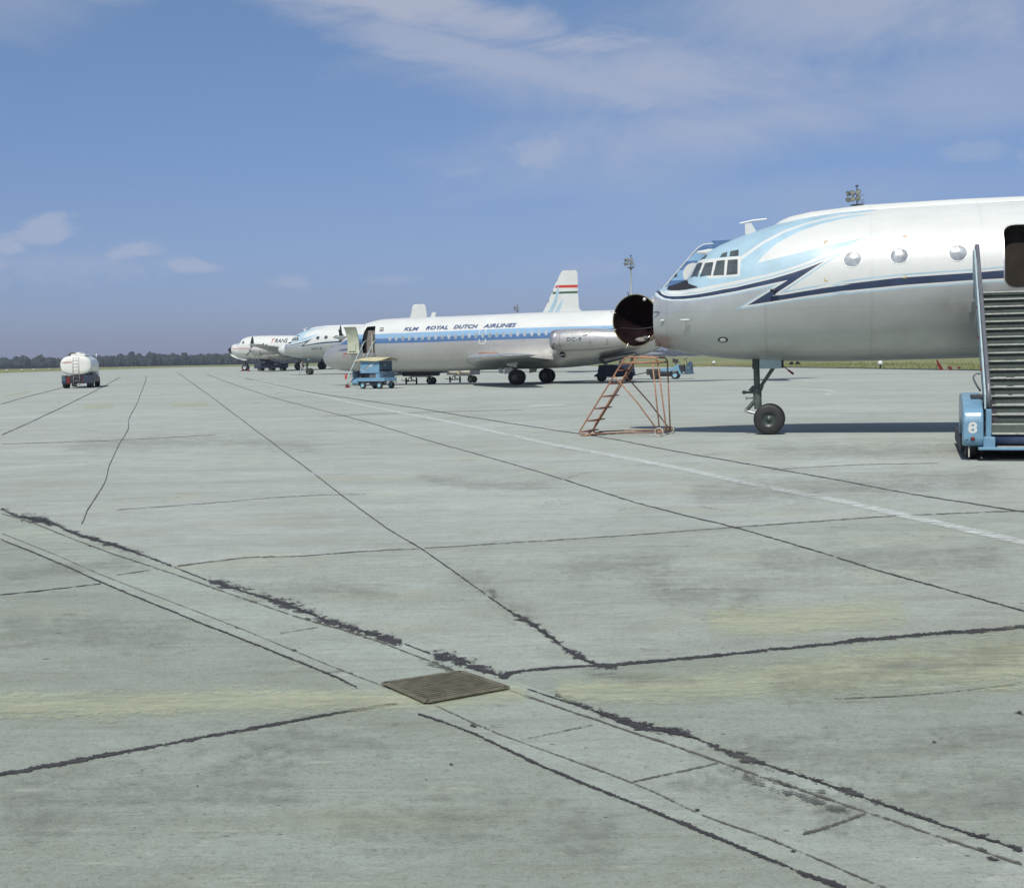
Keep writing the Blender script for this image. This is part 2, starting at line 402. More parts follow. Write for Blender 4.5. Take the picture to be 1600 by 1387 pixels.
# ---------------------------------------------------------------- fuselages
class Body:
    def __init__(s, origin, psi, scale=1.0):
        s.o = Vector(origin); s.psi = psi; s.k = scale
        s.ax = Vector((math.cos(psi), -math.sin(psi), 0)); s.st = Vector((math.sin(psi), math.cos(psi), 0))
    def loc(s, P):
        d = (P-s.o)/s.k; return Vector((d.dot(s.ax), d.dot(s.st), d.z))
    def world(s, p): return s.o + (s.ax*p[0]+s.st*p[1]+Vector((0, 0, p[2])))*s.k
    def lray(s, px, py):
        d = ray(px, py); return s.loc(CP), Vector((d.dot(s.ax), d.dot(s.st), d.z))
    def plane(s, px, py, y=0.0):
        """local (s, z) of a pixel on the vertical plane at local y"""
        o, d = s.lray(px, py); t = (y-o.y)/d.y; p = o+d*t; return p.x, p.z
    def set(s, top, bot, ry, s0, s1, zc=None):
        s.top = top; s.bot = bot; s.ry = ry; s.s0 = s0; s.s1 = s1; s._zc = zc
    def zc(s, x):
        return s._zc(x) if s._zc else (s.top(x)+s.bot(x))/2
    def sec(s, x):
        t = s.top(x); b = s.bot(x); z = clampf(s.zc(x), b+.3*(t-b), t-.3*(t-b)); return z, t-z, z-b, s.ry(x)
    def P(s, x, th, off=0.0):
        z, rt, rb, ry = s.sec(x); c = math.cos(th); r_ = rt if c > 0 else rb
        return Vector((x, -(ry+off)*math.sin(th), z+(r_+off)*c))
    def N(s, x, th):
        e = .02; xa = clampf(x-e, s.s0, s.s1); xb = clampf(x+e, s.s0, s.s1)
        du = s.P(xb, th)-s.P(xa, th); dv = s.P(x, th+.01)-s.P(x, th-.01)
        n = dv.cross(du)
        if n.length < 1e-9: return Vector((-1 if x < 1 else 1, 0, 0))
        n.normalize(); c = s.P(x, th)-Vector((x, 0, s.zc(x)))
        return n if n.dot(c) > 0 else -n
    def pick(s, px, py):
        """(s, theta) of the skin seen at a pixel; clamps to the outline"""
        o, d = s.lray(px, py)
        def F(t):
            p = o+d*t; x = clampf(p.x, s.s0, s.s1); z, rt, rb, ry = s.sec(x)
            r_ = rt if p.z > z else rb
            return (p.y/ry)**2+((p.z-z)/r_)**2-1
        tc = (-o.y)/d.y; rr = 2.4/abs(d.y); N_ = 70; best = None; prev = F(tc-rr); tp = tc-rr
        for i in range(1, N_+1):
            t = tc-rr+2*rr*i/N_; f = F(t)
            if best is None or f < best[0]: best = (f, t)
            if f <= 0 < prev:
                a, b = tp, t
                for _ in range(30):
                    m_ = (a+b)/2
                    if F(m_) > 0: a = m_
                    else: b = m_
                best = (0, b); break
            prev = f; tp = t
        p = o+d*best[1]; x = clampf(p.x, s.s0, s.s1); z, rt, rb, ry = s.sec(x)
        r_ = rt if p.z > z else rb
        return x, math.atan2(max(0, -p.y/ry), (p.z-z)/r_)
    def uv(s, pts, R_=1.75):
        out = []
        for p in (resample(pts, 5, False) if len(pts) > 1 else pts):
            x, th = s.pick(*p); out.append((x, th*R_))
        return out
    RV = 1.75
    def skin(s, name, parent, regions, base, ds=.3, dth=4.0, holes=(), mirror_regions=None, xs=None, x_end=None):
        """one continuous skin; regions = [(poly in (s, v), material)] painted in order on the port half and mirrored"""
        RV = s.RV; s1 = x_end or s.s1
        if xs is None:
            n = int((s1-s.s0)/ds)+1; xs = [s.s0+(s1-s.s0)*i/n for i in range(n+1)]
        nt = int(180/dth); H = PI*RV
        pts = [(x, H*j/nt) for x in xs for j in range(nt+1)]
        polys = []
        for poly, mm in regions:
            pp = [(clampf(a, s.s0, s1), clampf(b, 0, H)) for a, b in poly]
            polys.append((resample(pp, .2), mm))
        hp = [resample([(clampf(a, s.s0, s1), clampf(b, 0, H)) for a, b in h], .15) for h in holes]
        vs, fs = cdt(pts, [p for p, _ in polys]+hp)
        b = MB(); keys = [base]+[m_ for _, m_ in polys]
        for k in keys: b.m(k)
        idx = {k: b.mats.index(M[k]) for k in keys}
        V = []; Nn = []
        n0 = len(vs)
        for v in vs:
            x, th = v.x, v.y/RV; p = s.P(x, th); nn = s.N(x, th); V.append(p); Nn.append(nn)
        F = []; MI = []
        bb = [(min(q[0] for q in p), max(q[0] for q in p), min(q[1] for q in p), max(q[1] for q in p)) for p, _ in polys]
        for f in fs:
            cx = sum(vs[i].x for i in f)/len(f); cy = sum(vs[i].y for i in f)/len(f)
            if any(inpoly(cx, cy, h) for h in hp): side = (False, True)
            else: side = (True, True)
            k = base
            for (p, m_), q in zip(polys, bb):
                if q[0] <= cx <= q[1] and q[2] <= cy <= q[3] and inpoly(cx, cy, p): k = m_
            if side[0]: F.append(list(f)[::-1]); MI.append(idx[k])
            F.append([n0+i for i in f]); MI.append(idx[k])
        V2 = V+[Vector((p.x, -p.y, p.z)) for p in V]; N2 = Nn+[Vector((n.x, -n.y, n.z)) for n in Nn]
        me = bpy.data.meshes.new(name); me.from_pydata([tuple(v) for v in V2], [], F)
        for mm in b.mats: me.materials.append(mm)
        me.polygons.foreach_set('material_index', MI)
        me.polygons.foreach_set('use_smooth', [True]*len(F))
        me.update(); me.normals_split_custom_set_from_vertices([tuple(n) for n in N2])
        o = bpy.data.objects.new(name, me); COL.objects.link(o); o.parent = parent
        return o
    def patch(s, name, parent, poly, mkey, off=.006, step=.1, dome=0.0):
        """thin raised panel following the skin; poly in (s, v)"""
        RV = s.RV; pl = resample(poly, step)
        x0 = min(p[0] for p in pl); x1 = max(p[0] for p in pl); y0 = min(p[1] for p in pl); y1 = max(p[1] for p in pl)
        pts = []; nx = max(1, int((x1-x0)/step)); ny = max(1, int((y1-y0)/step))
        for i in range(nx+1):
            for j in range(ny+1):
                q = (x0+(x1-x0)*i/nx, y0+(y1-y0)*j/ny)
                if inpoly(q[0], q[1], pl): pts.append(q)
        vs, fs = cdt(pts, [pl]); b = MB(); b.m(mkey); b.smooth = True
        cx = (x0+x1)/2; cy = (y0+y1)/2; rx = (x1-x0)/2
        P3 = []
        for v in vs:
            o_ = off
            if dome: o_ += dome*max(0, 1-((v.x-cx)**2+(v.y-cy)**2)/rx/rx)
            P3.append(s.P(v.x, v.y/RV)+s.N(v.x, v.y/RV)*o_)
        F = [list(f) for f in fs if inpoly(sum(vs[i].x for i in f)/3, sum(vs[i].y for i in f)/3, pl)]
        b.addf(P3, F); n = len(pl)
        rim = [s.P(a, c/RV)+s.N(a, c/RV)*off for a, c in pl]; low = [s.P(a, c/RV)-s.N(a, c/RV)*.01 for a, c in pl]
        b.smooth = False; b.addf(rim+low, [[i, (i+1) % n, n+(i+1) % n, n+i] for i in range(n)])
        return b.obj(name, parent, 40)
    def lettering(s, name, parent, txt, px0, py0, px1, py1, hpx, mkey, shear=0, bold=0.0, off=.007, space=1.0):
        """text with baseline from (px0,py0) to (px1,py1), capital height hpx pixels"""
        b = MB(); parts = txt if isinstance(txt, list) else [(txt, mkey, 0, 1)]
        A = s.uv([(px0, py0)])[0]; B = s.uv([(px1, py1)])[0]; C = s.uv([(px0, py0-hpx)])[0]
        hh = C[1]-A[1]
        for t, mk, f0, f1 in parts:
            vs, fs = text_pts(t, 1.0, shear, bold, space)
            x0 = min(v[0] for v in vs); x1 = max(v[0] for v in vs); b.m(mk)
            capH = .70
            Q = []
            for x, y in vs:
                f = f0+(f1-f0)*(x-x0)/(x1-x0)
                u = A[0]+(B[0]-A[0])*f; v = A[1]+(B[1]-A[1])*f+hh*y/capH
                Q.append(s.P(u, v/s.RV)+s.N(u, v/s.RV)*off)
            b.addf(Q, fs)
        return b.obj(name, parent)
def disc_poly(cx, cy, rx, ry=None, n=24):
    ry = ry or rx; return [(cx+rx*math.cos(2*PI*i/n), cy+ry*math.sin(2*PI*i/n)) for i in range(n)]
def rrect(cx, cy, w, h, r, n=5):
    out = []
    for (sx, sy, a0) in ((1, 1, 0), (-1, 1, 90), (-1, -1, 180), (1, -1, 270)):
        for i in range(n+1):
            a = R(a0+90*i/n); out.append((cx+sx*(w/2-r)+r*math.cos(a), cy+sy*(h/2-r)+r*math.sin(a)))
    return out
# ================================================================ shared aircraft pieces
def finmesh(name, parent, zs, le, te, thick, regions=(), base='white', y0=0.0, n=7):
    """vertical fin: zs = heights, le/te = x of the edges at those heights; regions painted on both sides"""
    L = Curve(list(zip(zs, le))); T = Curve(list(zip(zs, te)))
    zz = sorted(set([round(zs[0]+(zs[-1]-zs[0])*i/12, 4) for i in range(13)]+[round(a+(c-a)*t/4, 4) for a, c in zip(zs[:-1], zs[1:]) for t in range(5)])); cs = [.5*(1-math.cos(PI*i/n)) for i in range(n+1)]
    pts = [(L(z)+(T(z)-L(z))*c, z) for z in zz for c in cs]
    polys = [(resample(p, .3), k) for p, k in regions]
    vs, fs = cdt(pts, [p for p, _ in polys]); b = MB(); b.m(base); b.smooth = True
    def Y(x, z):
        a = L(z); c = max(.05, T(z)-a); t = clampf((x-a)/c, 0, 1)
        return c*thick*5*(.2969*math.sqrt(t)-.126*t-.3516*t*t+.2843*t**3-.1036*t**4)+.0
    P1 = [Vector((v.x, y0-Y(v.x, v.y), v.y)) for v in vs]; P2 = [Vector((v.x, y0+Y(v.x, v.y), v.y)) for v in vs]
    for f in fs:
        cx = sum(vs[i].x for i in f)/3; cz = sum(vs[i].y for i in f)/3
        if not (L(cz)-.001 <= cx <= T(cz)+.001): continue
        k = base
        for p, m_ in polys:
            if inpoly(cx, cz, p): k = m_
        b.m(k)
        b.addf([P1[i] for i in f], [[0, 1, 2]]); b.addf([P2[i] for i in f], [[2, 1, 0]])
    b.m(base)
    z = zs[-1]; top = [(L(z)+(T(z)-L(z))*c, z) for c in cs]
    b.smooth = False
    b.addf([(x, y0-Y(x, z_), z_+.0) for x, z_ in top]+[(x, y0+Y(x, z_), z_) for x, z_ in top], [[i, i+1, n+2+i, n+1+i] for i in range(n)])
    return b.obj(name, parent, 50)
def propeller(parent, x, y, z, rad, n=4, rot=0.0, w=.34, blade='black', spin='dark', sl=.75, sr=.33):
    b = mb(spin); b.lathe([(-sl, .01), (-sl*.85, sr*.35), (-sl*.55, sr*.72), (-sl*.2, sr*.95), (.12, sr)], (0, 0, 0), (1, 0, 0), 20)
    s = b.obj('propeller', parent, 60); s.location = (x, y, z)
    for i in range(n):
        q = mb(blade); q.smooth = True; a = rot+2*PI*i/n; vs = []
        for j in range(9):
            t = j/8; r_ = .28+(rad-.28)*t; c = w*(.45+1.1*math.sin(PI*min(1, t*.9+.12))**.8)*.5*(1 if t < .9 else .75); tw = R(58-38*t)
            for (u, v) in ((-c, 0), (0, .035*(1-t)+.012), (c, 0), (0, -.035*(1-t)-.012)):
                dx = u*math.sin(tw)+v*math.cos(tw); dt = u*math.cos(tw)-v*math.sin(tw)
                vs.append((dx, dt*math.cos(a)+r_*math.sin(a)*1.0, r_*math.cos(a)-dt*math.sin(a)))
        fs = [[k*4+m_, k*4+(m_+1) % 4, k*4+4+(m_+1) % 4, k*4+4+m_] for k in range(8) for m_ in range(4)]+[[32, 33, 34, 35]]
        q.addf(vs, fs); q.obj('blade', s, 50)
    return s
def bogie(parent, x, y, ztop, r, w, four=False, dx=.75, dy=.36, hub='hub_dark'):
    b = mb('gear'); b.tube((x, y, r), (x, y, ztop), .11, .13); b.tube((x, y-dy, r), (x, y+dy, r), .07)
    b.tube((x+.1, y, r+.5), (x+1.0, y, ztop), .05)
    if four: b.tube((x-dx, y, r), (x+dx, y, r), .09)
    st = b.obj('main_gear_strut', parent, 40)
    for sx in ((-dx, dx) if four else (0,)):
        for sy in (-dy, dy): wheel(parent, x+sx, y+sy, r, r, w, hub, 28)

# ================================================================ turboprop airliner (near and middle distance)
gnear = gnd(1201, 679)
NB = Body(gnear, R(14)); NB.o = NB.o+NB.st*.21; NB.o.z = 0
c6 = lambda L: [(1000+x/4.4444, 270+y/4.4444) for x, y in L]
c7 = lambda L: [(1250+x/4.5714, 280+y/4.5714) for x, y in L]
ca = lambda L: [(1000+x/8.889, 360+y/8.889) for x, y in L]
cb = lambda L: [(1150+x/8.889, 340+y/8.889) for x, y in L]
topx = [(1026, 456), (1034, 451), (1044, 447.5), (1056, 443.8), (1068, 440.8), (1076, 434), (1084, 420), (1093, 405.5), (1101, 398.5), (1112.5, 390.6), (1133, 380), (1150, 373),
        (1166, 366.8), (1193.5, 357.5), (1215, 350.8), (1250, 342), (1292, 334.5), (1340, 329), (1403, 324), (1490, 319), (1600, 314.5)]
botx = [(1026, 541), (1040, 545), (1056, 548.3), (1073, 551.8), (1090, 554.6), (1121.5, 558.9), (1175.5, 562.5), (1247, 564.3), (1337, 564.0), (1469, 560.9), (1600, 557)]
ntop = [NB.plane(*p) for p in topx]; nbot = [NB.plane(*p) for p in botx]
S0 = (ntop[0][0]+nbot[0][0])/2; ntop[0] = (S0, ntop[0][1]); nbot[0] = (S0, nbot[0][1])
zt = ntop[-1][1]; zb = nbot[-1][1]
ntop += [(12, zt), (20, zt), (25, zt-.08), (29, zt-.35), (32.0, zt-.75)]
nbot += [(12, zb), (17.5, zb+.02), (20, zb+.22), (25, zb+1.15), (29, zb+1.95), (32.0, zb+2.5)]
nry = Curve([(S0, .62), (S0+.35, .80), (-1.8, .98), (-1, 1.22), (0, 1.44), (1.3, 1.60), (3, 1.68), (4.5, 1.70), (18, 1.70), (22, 1.48), (26, .98), (30, .38), (32.0, .10)])
NT, NBt = Curve(ntop), Curve(nbot)
def nzc(x):
    if x > 4: return (NT(x)+NBt(x))/2
    w = clampf((4-x)/4.5, 0, 1); return ((NT(x)+NBt(x))/2)*(1-w)+(NBt(x)+nry(x)*1.02)*w
NB.set(NT, NBt, nry, S0, 32.0, nzc)
RV = 1.75; XE = 32.0
# --- livery outlines, picked on the skin
navy_top_front = ca([(236, 848), (250, 835), (285, 838), (292, 872), (330, 897), (400, 915), (500, 916), (600, 911), (700, 902), (850, 880), (1000, 852), (1150, 822), (1333, 792)])+cb([(200, 922), (500, 852), (780, 770), (1000, 695), (1235, 603)])
navy_zig = cb([(1000, 755), (780, 905), (600, 1022), (505, 1093)])
navy_right_top = cb([(700, 1065), (1200, 980), (1600, 925)])+c7([(300, 752), (700, 705), (1240, 668), (1460, 650), (1600, 642)])
navy_right_bot = c7([(1600, 700), (1460, 708), (1240, 720), (750, 755), (300, 800)])+cb([(1600, 1003), (1000, 1085), (500, 1165), (162, 1217)])
navy_notch = cb([(500, 1005), (722, 868)])
navy_bot_front = cb([(400, 937), (0, 1022)])+ca([(1200, 868), (1000, 905), (800, 935), (600, 955), (450, 958), (340, 940), (270, 900), (238, 865)])
U = NB.uv
nt_, nz_, nrt = U(navy_top_front), U(navy_zig), U(navy_right_top)
nrb, nn_, nbf = U(navy_right_bot), U(navy_notch), U(navy_bot_front)
vr_t, vr_b = nrt[-1][1], nrb[0][1]
nt_[0] = (S0-.05, nt_[0][1])
navy_poly = nt_+nz_+nrt+[(XE, vr_t), (XE, vr_b)]+nrb+nn_+nbf
WP = offset_poly(navy_poly, .046); BP = offset_poly(navy_poly, .080)
upper = [(S0-.1, 0)]+[(S0-.1, nbf[-1][1])]+nbf[::-1]+nn_[::-1]+nrb[::-1]+[(XE, vr_b), (XE, 0)]
e5 = ca([(300, 838), (420, 842), (600, 838), (800, 808), (1000, 765), (1333, 700)])+cb([(0, 878), (400, 792), (700, 716), (1000, 612), (1300, 470), (1600, 372)])+c6([(1560, 452)])
cock_top = c6([(1250, 520), (1000, 582), (812, 627), (870, 560), (950, 490), (1100, 410), (1250, 357), (1400, 322), (1600, 290)])+c7([(200, 262), (440, 238), (520, 228)])
ck = U(e5)+U(cock_top); lastx = ck[-1][0]
cock = [(S0+.1, 0), (S0+.1, ck[0][1])]+ck+[(lastx+.4, 0)]
swoosh = U(c6([(690, 600), (700, 582), (850, 478), (1000, 400), (1150, 347), (1300, 311), (1500, 281), (1500, 290), (1300, 323), (1150, 361), (1000, 418), (850, 498), (705, 604)]))
glare = U([(1042, 452.5), (1048, 454), (1060, 454), (1072, 452.6), (1091, 449.3)])+U([(1084, 446), (1076, 443.5)])
glare = glare+[(NB.pick(1067, 445)[0], 0), (glare[0][0], 0)]
lvl = [(upper, 'white'), (BP, 'blue_light'), (WP, 'white'), (navy_poly, 'navy'), (cock, 'blue_light'), (swoosh, 'white'), (glare, 'black')]
# cockpit glazing: white frame painted on, dark panes as parts
frame = U(ca([(672, 672), (800, 440), (880, 405), (1385, 355), (1405, 372), (1385, 635), (1200, 650), (960, 668)]))
lvl.append((frame, 'white'))
panes = [U(ca(q)) for q in (
    [(700, 660), (785, 480), (812, 452), (868, 450), (795, 648)], [(830, 645), (905, 455), (1020, 440), (985, 625)],
    [(1015, 628), (1065, 425), (1180, 412), (1165, 620)], [(1200, 620), (1220, 412), (1358, 402), (1355, 605)],
    [(1110, 375), (1140, 325), (1215, 298), (1205, 368)], [(1240, 365), (1258, 290), (1370, 268), (1370, 355)],
    [(838, 405), (905, 345), (940, 340), (900, 395)])]
wins = [NB.pick(1332, 404), NB.pick(1405, 399), NB.pick(1497, 396)]
wv = sum(w[1] for w in wins)/3
win_s = [w[0] for w in wins]
doorv = [NB.pick(1572, 352)[1]*RV, NB.pick(1585, 449)[1]*RV]
door_s0 = NB.pick(1570, 400)[0]; DW = .86
far_win = [door_s0+DW+1.1+.98*i for i in range(17)]
fin_px = None

def turboprop(B, near, label, group):
    root = thing('turboprop_airliner', label, 'airliner', B.o, -B.psi, group, B.k)
    P = root
    dcx = door_s0+DW/2; dcy = (doorv[0]+doorv[1])/2
    dpoly = rrect(dcx, dcy, DW, doorv[1]-doorv[0], .22)
    reg = list(lvl)
    if near: reg.append((rrect(dcx, dcy, DW+.05, doorv[1]-doorv[0]+.05, .24), 'steel'))
    B.skin('fuselage', P, reg, 'metal', ds=.28, dth=4.5, holes=[dpoly] if near else [],
           xs=[S0+(6.5-S0)*i/36 for i in range(37)]+[6.5+(32-6.5)*i/34 for i in range(1, 35)])
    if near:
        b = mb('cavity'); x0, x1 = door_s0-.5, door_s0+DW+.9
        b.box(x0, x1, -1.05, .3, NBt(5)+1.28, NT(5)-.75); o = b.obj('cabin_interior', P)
        b = mb('cavity'); b.tube((door_s0+.55, -1.3, 3.0), (door_s0+.55, -1.3, 4.6), .015); b.obj('door_post', P)
    b = mb('dark'); b.lathe([(0, .001), (0, .60)], (S0+.02, 0, (NT(S0)+NBt(S0))/2), (1, 0, 0), 32)
    b.tube((S0+.02, 0, 2.7), (S0-.03, 0, 2.7), .12)
    b.obj('nose_bulkhead', P)
    for i, q in enumerate(panes):
        B.patch('cockpit_window', P, q, 'glass', .005, .12)
        q2 = [(a, c) for a, c in q]
    # same panes on the far side
    b = MB(); b.m('glass'); b.smooth = True
    for q in panes:
        b.addf([Vector((p.x, -p.y, p.z)) for p in [B.P(a, c/RV, .008) for a, c in q]], [list(range(len(q)))[::-1]])
    b.obj('far_side_glazing', P)
    for i, ws in enumerate(win_s+far_win):
        if near and i > 9: break
        ring = B.patch('window', P, disc_poly(ws, wv*RV, .200, n=28), 'steel' if near else 'dark', .006, .15)
        B.patch('pane', ring, disc_poly(ws, wv*RV, .180, n=28), 'port' if near else 'glass', .008, .07, dome=.022)
    # dorsal fairing and aerial
    b = mb('white'); b.smooth = True; secs = []
    xs = [NB.plane(1211, 350)[0]+t for t in (0, .12, .35, .8, 2, 4, 8, 14)]
    for i, x in enumerate(xs):
        h = (.005, .05, .085, .09, .09, .085, .08, .02)[i]; w = (.10, .2, .26, .3, .32, .32, .32, .2)[i]; z = NT(x)
        secs.append([(x, -w-.05, z-.04), (x, -w, z+h*.6), (x, -w*.6, z+h), (x, 0, z+h*1.05), (x, w*.6, z+h), (x, w, z+h*.6), (x, w+.05, z-.04)])
    n = 7; b.addf([p for s_ in secs for p in s_], [[i*n+k, i*n+k+1, (i+1)*n+k+1, (i+1)*n+k] for i in range(len(xs)-1) for k in range(6)]+[[0, 1, 2, 3, 4, 5, 6]])
    b.obj('dorsal_fairing', P, 60)
    x0, z0 = NB.plane(1170, 366); x1, z1 = NB.plane(1166, 348)
    b = mb('white'); b.prism([(x0-.08, z0-.06), (x1-.03, z1-.03), (x1+.12, z1-.02), (x0+.2, z0-.0)], 'y', -.03, .03, .008)
    xa, za = NB.plane(1156, 349.5); xb, zb_ = NB.plane(1198, 342.5)
    b.smooth = True
    b.path([(xa, 0, za), ((xa+xb)/2, 0, (za+zb_)/2+.02), (xb, 0, zb_)], .022, 8); b.smooth = False; b.obj('antenna', P, 40)
    # belly keel seam, probes, landing light
    def stick(name, px, py, L, r, key, lat=.10, up=0):
        s_, th = NB.pick(px, py); p = B.P(s_, th); n_ = B.N(s_, th)
        b = mb(key); b.tube(p, p+n_*lat, r*.7); b.tube(p+n_*lat+Vector((-L/2, 0, up)), p+n_*lat+Vector((L/2, 0, 0)), r); b.obj(name, P)
    if near:
        stick('static_vent', 1036, 500.6, .09, .022, 'white', .03); stick('pitot_tube', 1072.5, 498.8, .22, .022, 'white', .09)
        stick('probe', 1028, 488.4, .12, .012, 'black', .06); stick('probe', 1030, 536.5, .14, .012, 'black', .06)
        stick('venturi_horn', 1211, 454, .16, .03, 'dark', .12)
        s_, th = NB.pick(1129.5, 531)
        ring = B.patch('landing_light', P, disc_poly(s_, th*RV, .115, n=24), 'dark', .008, .06)
        B.patch('lens', ring, disc_poly(s_, th*RV, .075, n=20), 'lampglass', .014, .04, dome=.02)
        for (px, py, fx, fy) in ((1288, 377, 1, 1), (1416, 368, -1, 1), (1288, 440, 1, -1), (1416, 434.5, -1, -1)):
            s_, th = NB.pick(px, py); v = th*RV; w = .012; L_ = .075
            B.patch('corner_mark', P, [(s_-fx*.0, v), (s_+fx*L_, v), (s_+fx*L_, v+fy*w*1.6), (s_+fx*w*1.6, v+fy*w*1.6), (s_+fx*w*1.6, v+fy*L_), (s_, v+fy*L_)], 'yellow', .004, .1)
        q = U([(1089, 539), (1094, 538), (1106, 543), (1106, 547), (1096, 546)])
        B.patch('service_panel', P, q, 'metal', .006, .1)
    # nose radome
    r0 = .635; zc0 = (NT(S0)+NBt(S0))/2
    if near:
        e = bpy.data.objects.new('radome', None)
        prof = [(0, r0), (-.02, r0*1.0), (-.08, r0*.985), (-.24, r0*.90), (-.40, r0*.72), (-.52, r0*.45), (-.58, r0*.18), (-.59, .002)]
        b = mb('white'); b.lathe(prof, (0, 0, 0), (1, 0, 0), 40)
        b.m('radome_in'); b.lathe([(0, r0*.975)]+[(t+.03, max(.001, r*.955)) for t, r in prof[2:]], (0, 0, 0), (1, 0, 0), 40)
        b.m('gold'); b.lathe([(0, r0*.975), (.02, r0*.985), (.022, r0*1.0), (0, r0*1.012), (-.03, r0*1.005)], (0, 0, 0), (1, 0, 0), 40)
        sh = b.obj('radome', P, 60)
        al = R(-112); hinge = Vector((S0-.04, r0, zc0))
        # closed: centre at (S0,0), opening faces +x. rotate about the vertical hinge on the starboard side
        Mx = Matrix.Translation(hinge) @ Matrix.Rotation(al, 4, 'Z') @ Matrix.Translation(Vector((-.0, -r0, 0)))
        sh.matrix_local = Mx
        def sub(bld, nm): o = bld.obj(nm, sh); return o
        q = mb('white'); q.lathe([(-.04, .001), (-.03, .035), (0, .048), (.03, .035), (.04, .001)], (0.0, .26, .50), (1, 0, 0), 16); sub(q, 'lamp')
        q = mb('dark'); q.smooth = True; q.path([(-.10, -.5, -.16), (-.2, 0, -.2), (-.10, .5, -.16)], .010, 6); q.smooth = False; sub(q, 'stay')
        q = mb('dull_grey'); q.lathe([(0, .005), (.02, .10), (.035, .11), (.04, .02)], (-.13, .10, -.47), (.9, .1, .5), 18, 1.6, .55); q.box(-.12, -.08, .16, .3, -.44, -.38, .01); sub(q, 'equipment_plate')
        q = mb('orange'); q.prism([(.38, -.50), (.60, -.33), (.61, -.16), (.50, -.30), (.34, -.42)], 'x', -.12, -.09); sub(q, 'orange_reflection')  # orange patch painted as the reflection low in the bowl
        q = mb('chrome'); q.tube((.0, .44, -.42), (.02, .30, -.38), .022); sub(q, 'latch')
        for a in (200, 250, 105, 160):
            ca_, sa_ = math.cos(R(a)), math.sin(R(a))
            q = mb('lampglass' if a != 105 else 'dark'); q.tube((.02, r0*.9*ca_, r0*.9*sa_), (.04, r0*1.13*ca_, r0*1.13*sa_), .012, .012, 6); sub(q, 'toggle_latch')
    else:
        b = mb('white'); b.lathe([(0, r0*.99), (-.3, r0*.93), (-.6, r0*.77), (-.85, r0*.52), (-1.0, r0*.24), (-1.05, .002)], (S0, 0, zc0), (1, 0, 0), 36)
        b.obj('radome', P, 60)
    # nose gear
    zbel = NBt(0)
    def npl(px, py, y=-.0): s_, z_ = NB.plane(px, py, y); return s_, z_
    sx, _ = npl(1183, 600); b = mb('gear'); b.smooth = True
    b.tube((sx-.02, 0, zbel+.15), (sx+.0, 0, .95), .072); b.tube((sx, 0, 1.0), (sx+.02, 0, .58), .10, .085)
    b.tube((sx+.0, 0, 1.0), (sx, 0, 1.06), .12)
    b.tube((sx+.04, 0, .66), (sx+.22, 0, .36), .065, .06)
    b.obj('nose_gear_strut', P, 50)
    b = mb('gear'); xa, za = npl(1190, 602); xb, zb2 = npl(1209, 577); b.tube((xa, 0, za), (xb, 0, zb2+.05), .04, .045); b.tube((sx+.05, 0, za-.1), (xa, 0, za), .06)
    b.obj('drag_brace', P, 50)
    b = mb('gear'); xa, za = npl(1160, 613); b.tube((xa, -.03, za), (sx+.1, -.03, za), .028); b.tube((xa, -.03, za), (xa+.08, -.03, za), .04)
    xa, za = npl(1172, 608); b.tube((xa, 0, za-.05), (xa+.1, 0, za+.05), .05, .06); xa, za = npl(1166, 622); b.tube((xa, 0, za), (xa+.16, 0, za), .018); b.tube((xa, 0, za-.04), (xa, 0, za+.04), .012)
    b.obj('steering_jack', P, 50)
    b = mb('gear'); xa, za = npl(1165.5, 642); b.tube((sx-.03, 0, .80), (xa, 0, za), .05, .045); b.m('steel').tube((xa, 0, za), (sx+.18, 0, .42), .04, .035); b.tube((xa, -.06, za), (xa, .06, za), .05)
    b.obj('torque_link', P, 50)
    wx = npl(1201.6, 656, -.21)[0]
    for sy in (-.21, .21): wheel(P, wx, sy, .352, .352, .20, 'hub_dark', 40, .50)
    b = mb('steel'); b.tube((wx, -.22, .352), (wx, .22, .352), .035); b.obj('axle', P)
    x0, z0 = npl(1187.5, 576); x1, z1 = npl(1221.5, 565.5)
    b = mb('dull_grey'); b.m('rail_blue')
    b.box(x0, x1, -.27, -.24, z0, zbel+.1, .006); b.m('dark').box(x0-.10, x1+.05, -.235, -.22, z0+.01, zbel+.12); b.m('hub_dark').box(x0-.16, x0-.02, -.28, -.23, z0, zbel+.1, .005)
    b.obj('gear_door', P)
    b = mb('rail_blue'); b.box(x0, x1, .24, .27, z0, zbel+.1, .006); b.obj('gear_door', P)
    if near:
        xa, za = npl(1223.5, 572, -.25); xb, zb2 = npl(1240, 584.5, -.25)
        b = mb('red_d'); b.tube((xa, -.25, za), ((xa+xb)/2, -.25, (za+zb2)/2), .012); b.tube(((xa+xb)/2, -.25, (za+zb2)/2), (xb, -.25, zb2), .022, .026); b.obj('ground_lock_flag', P)
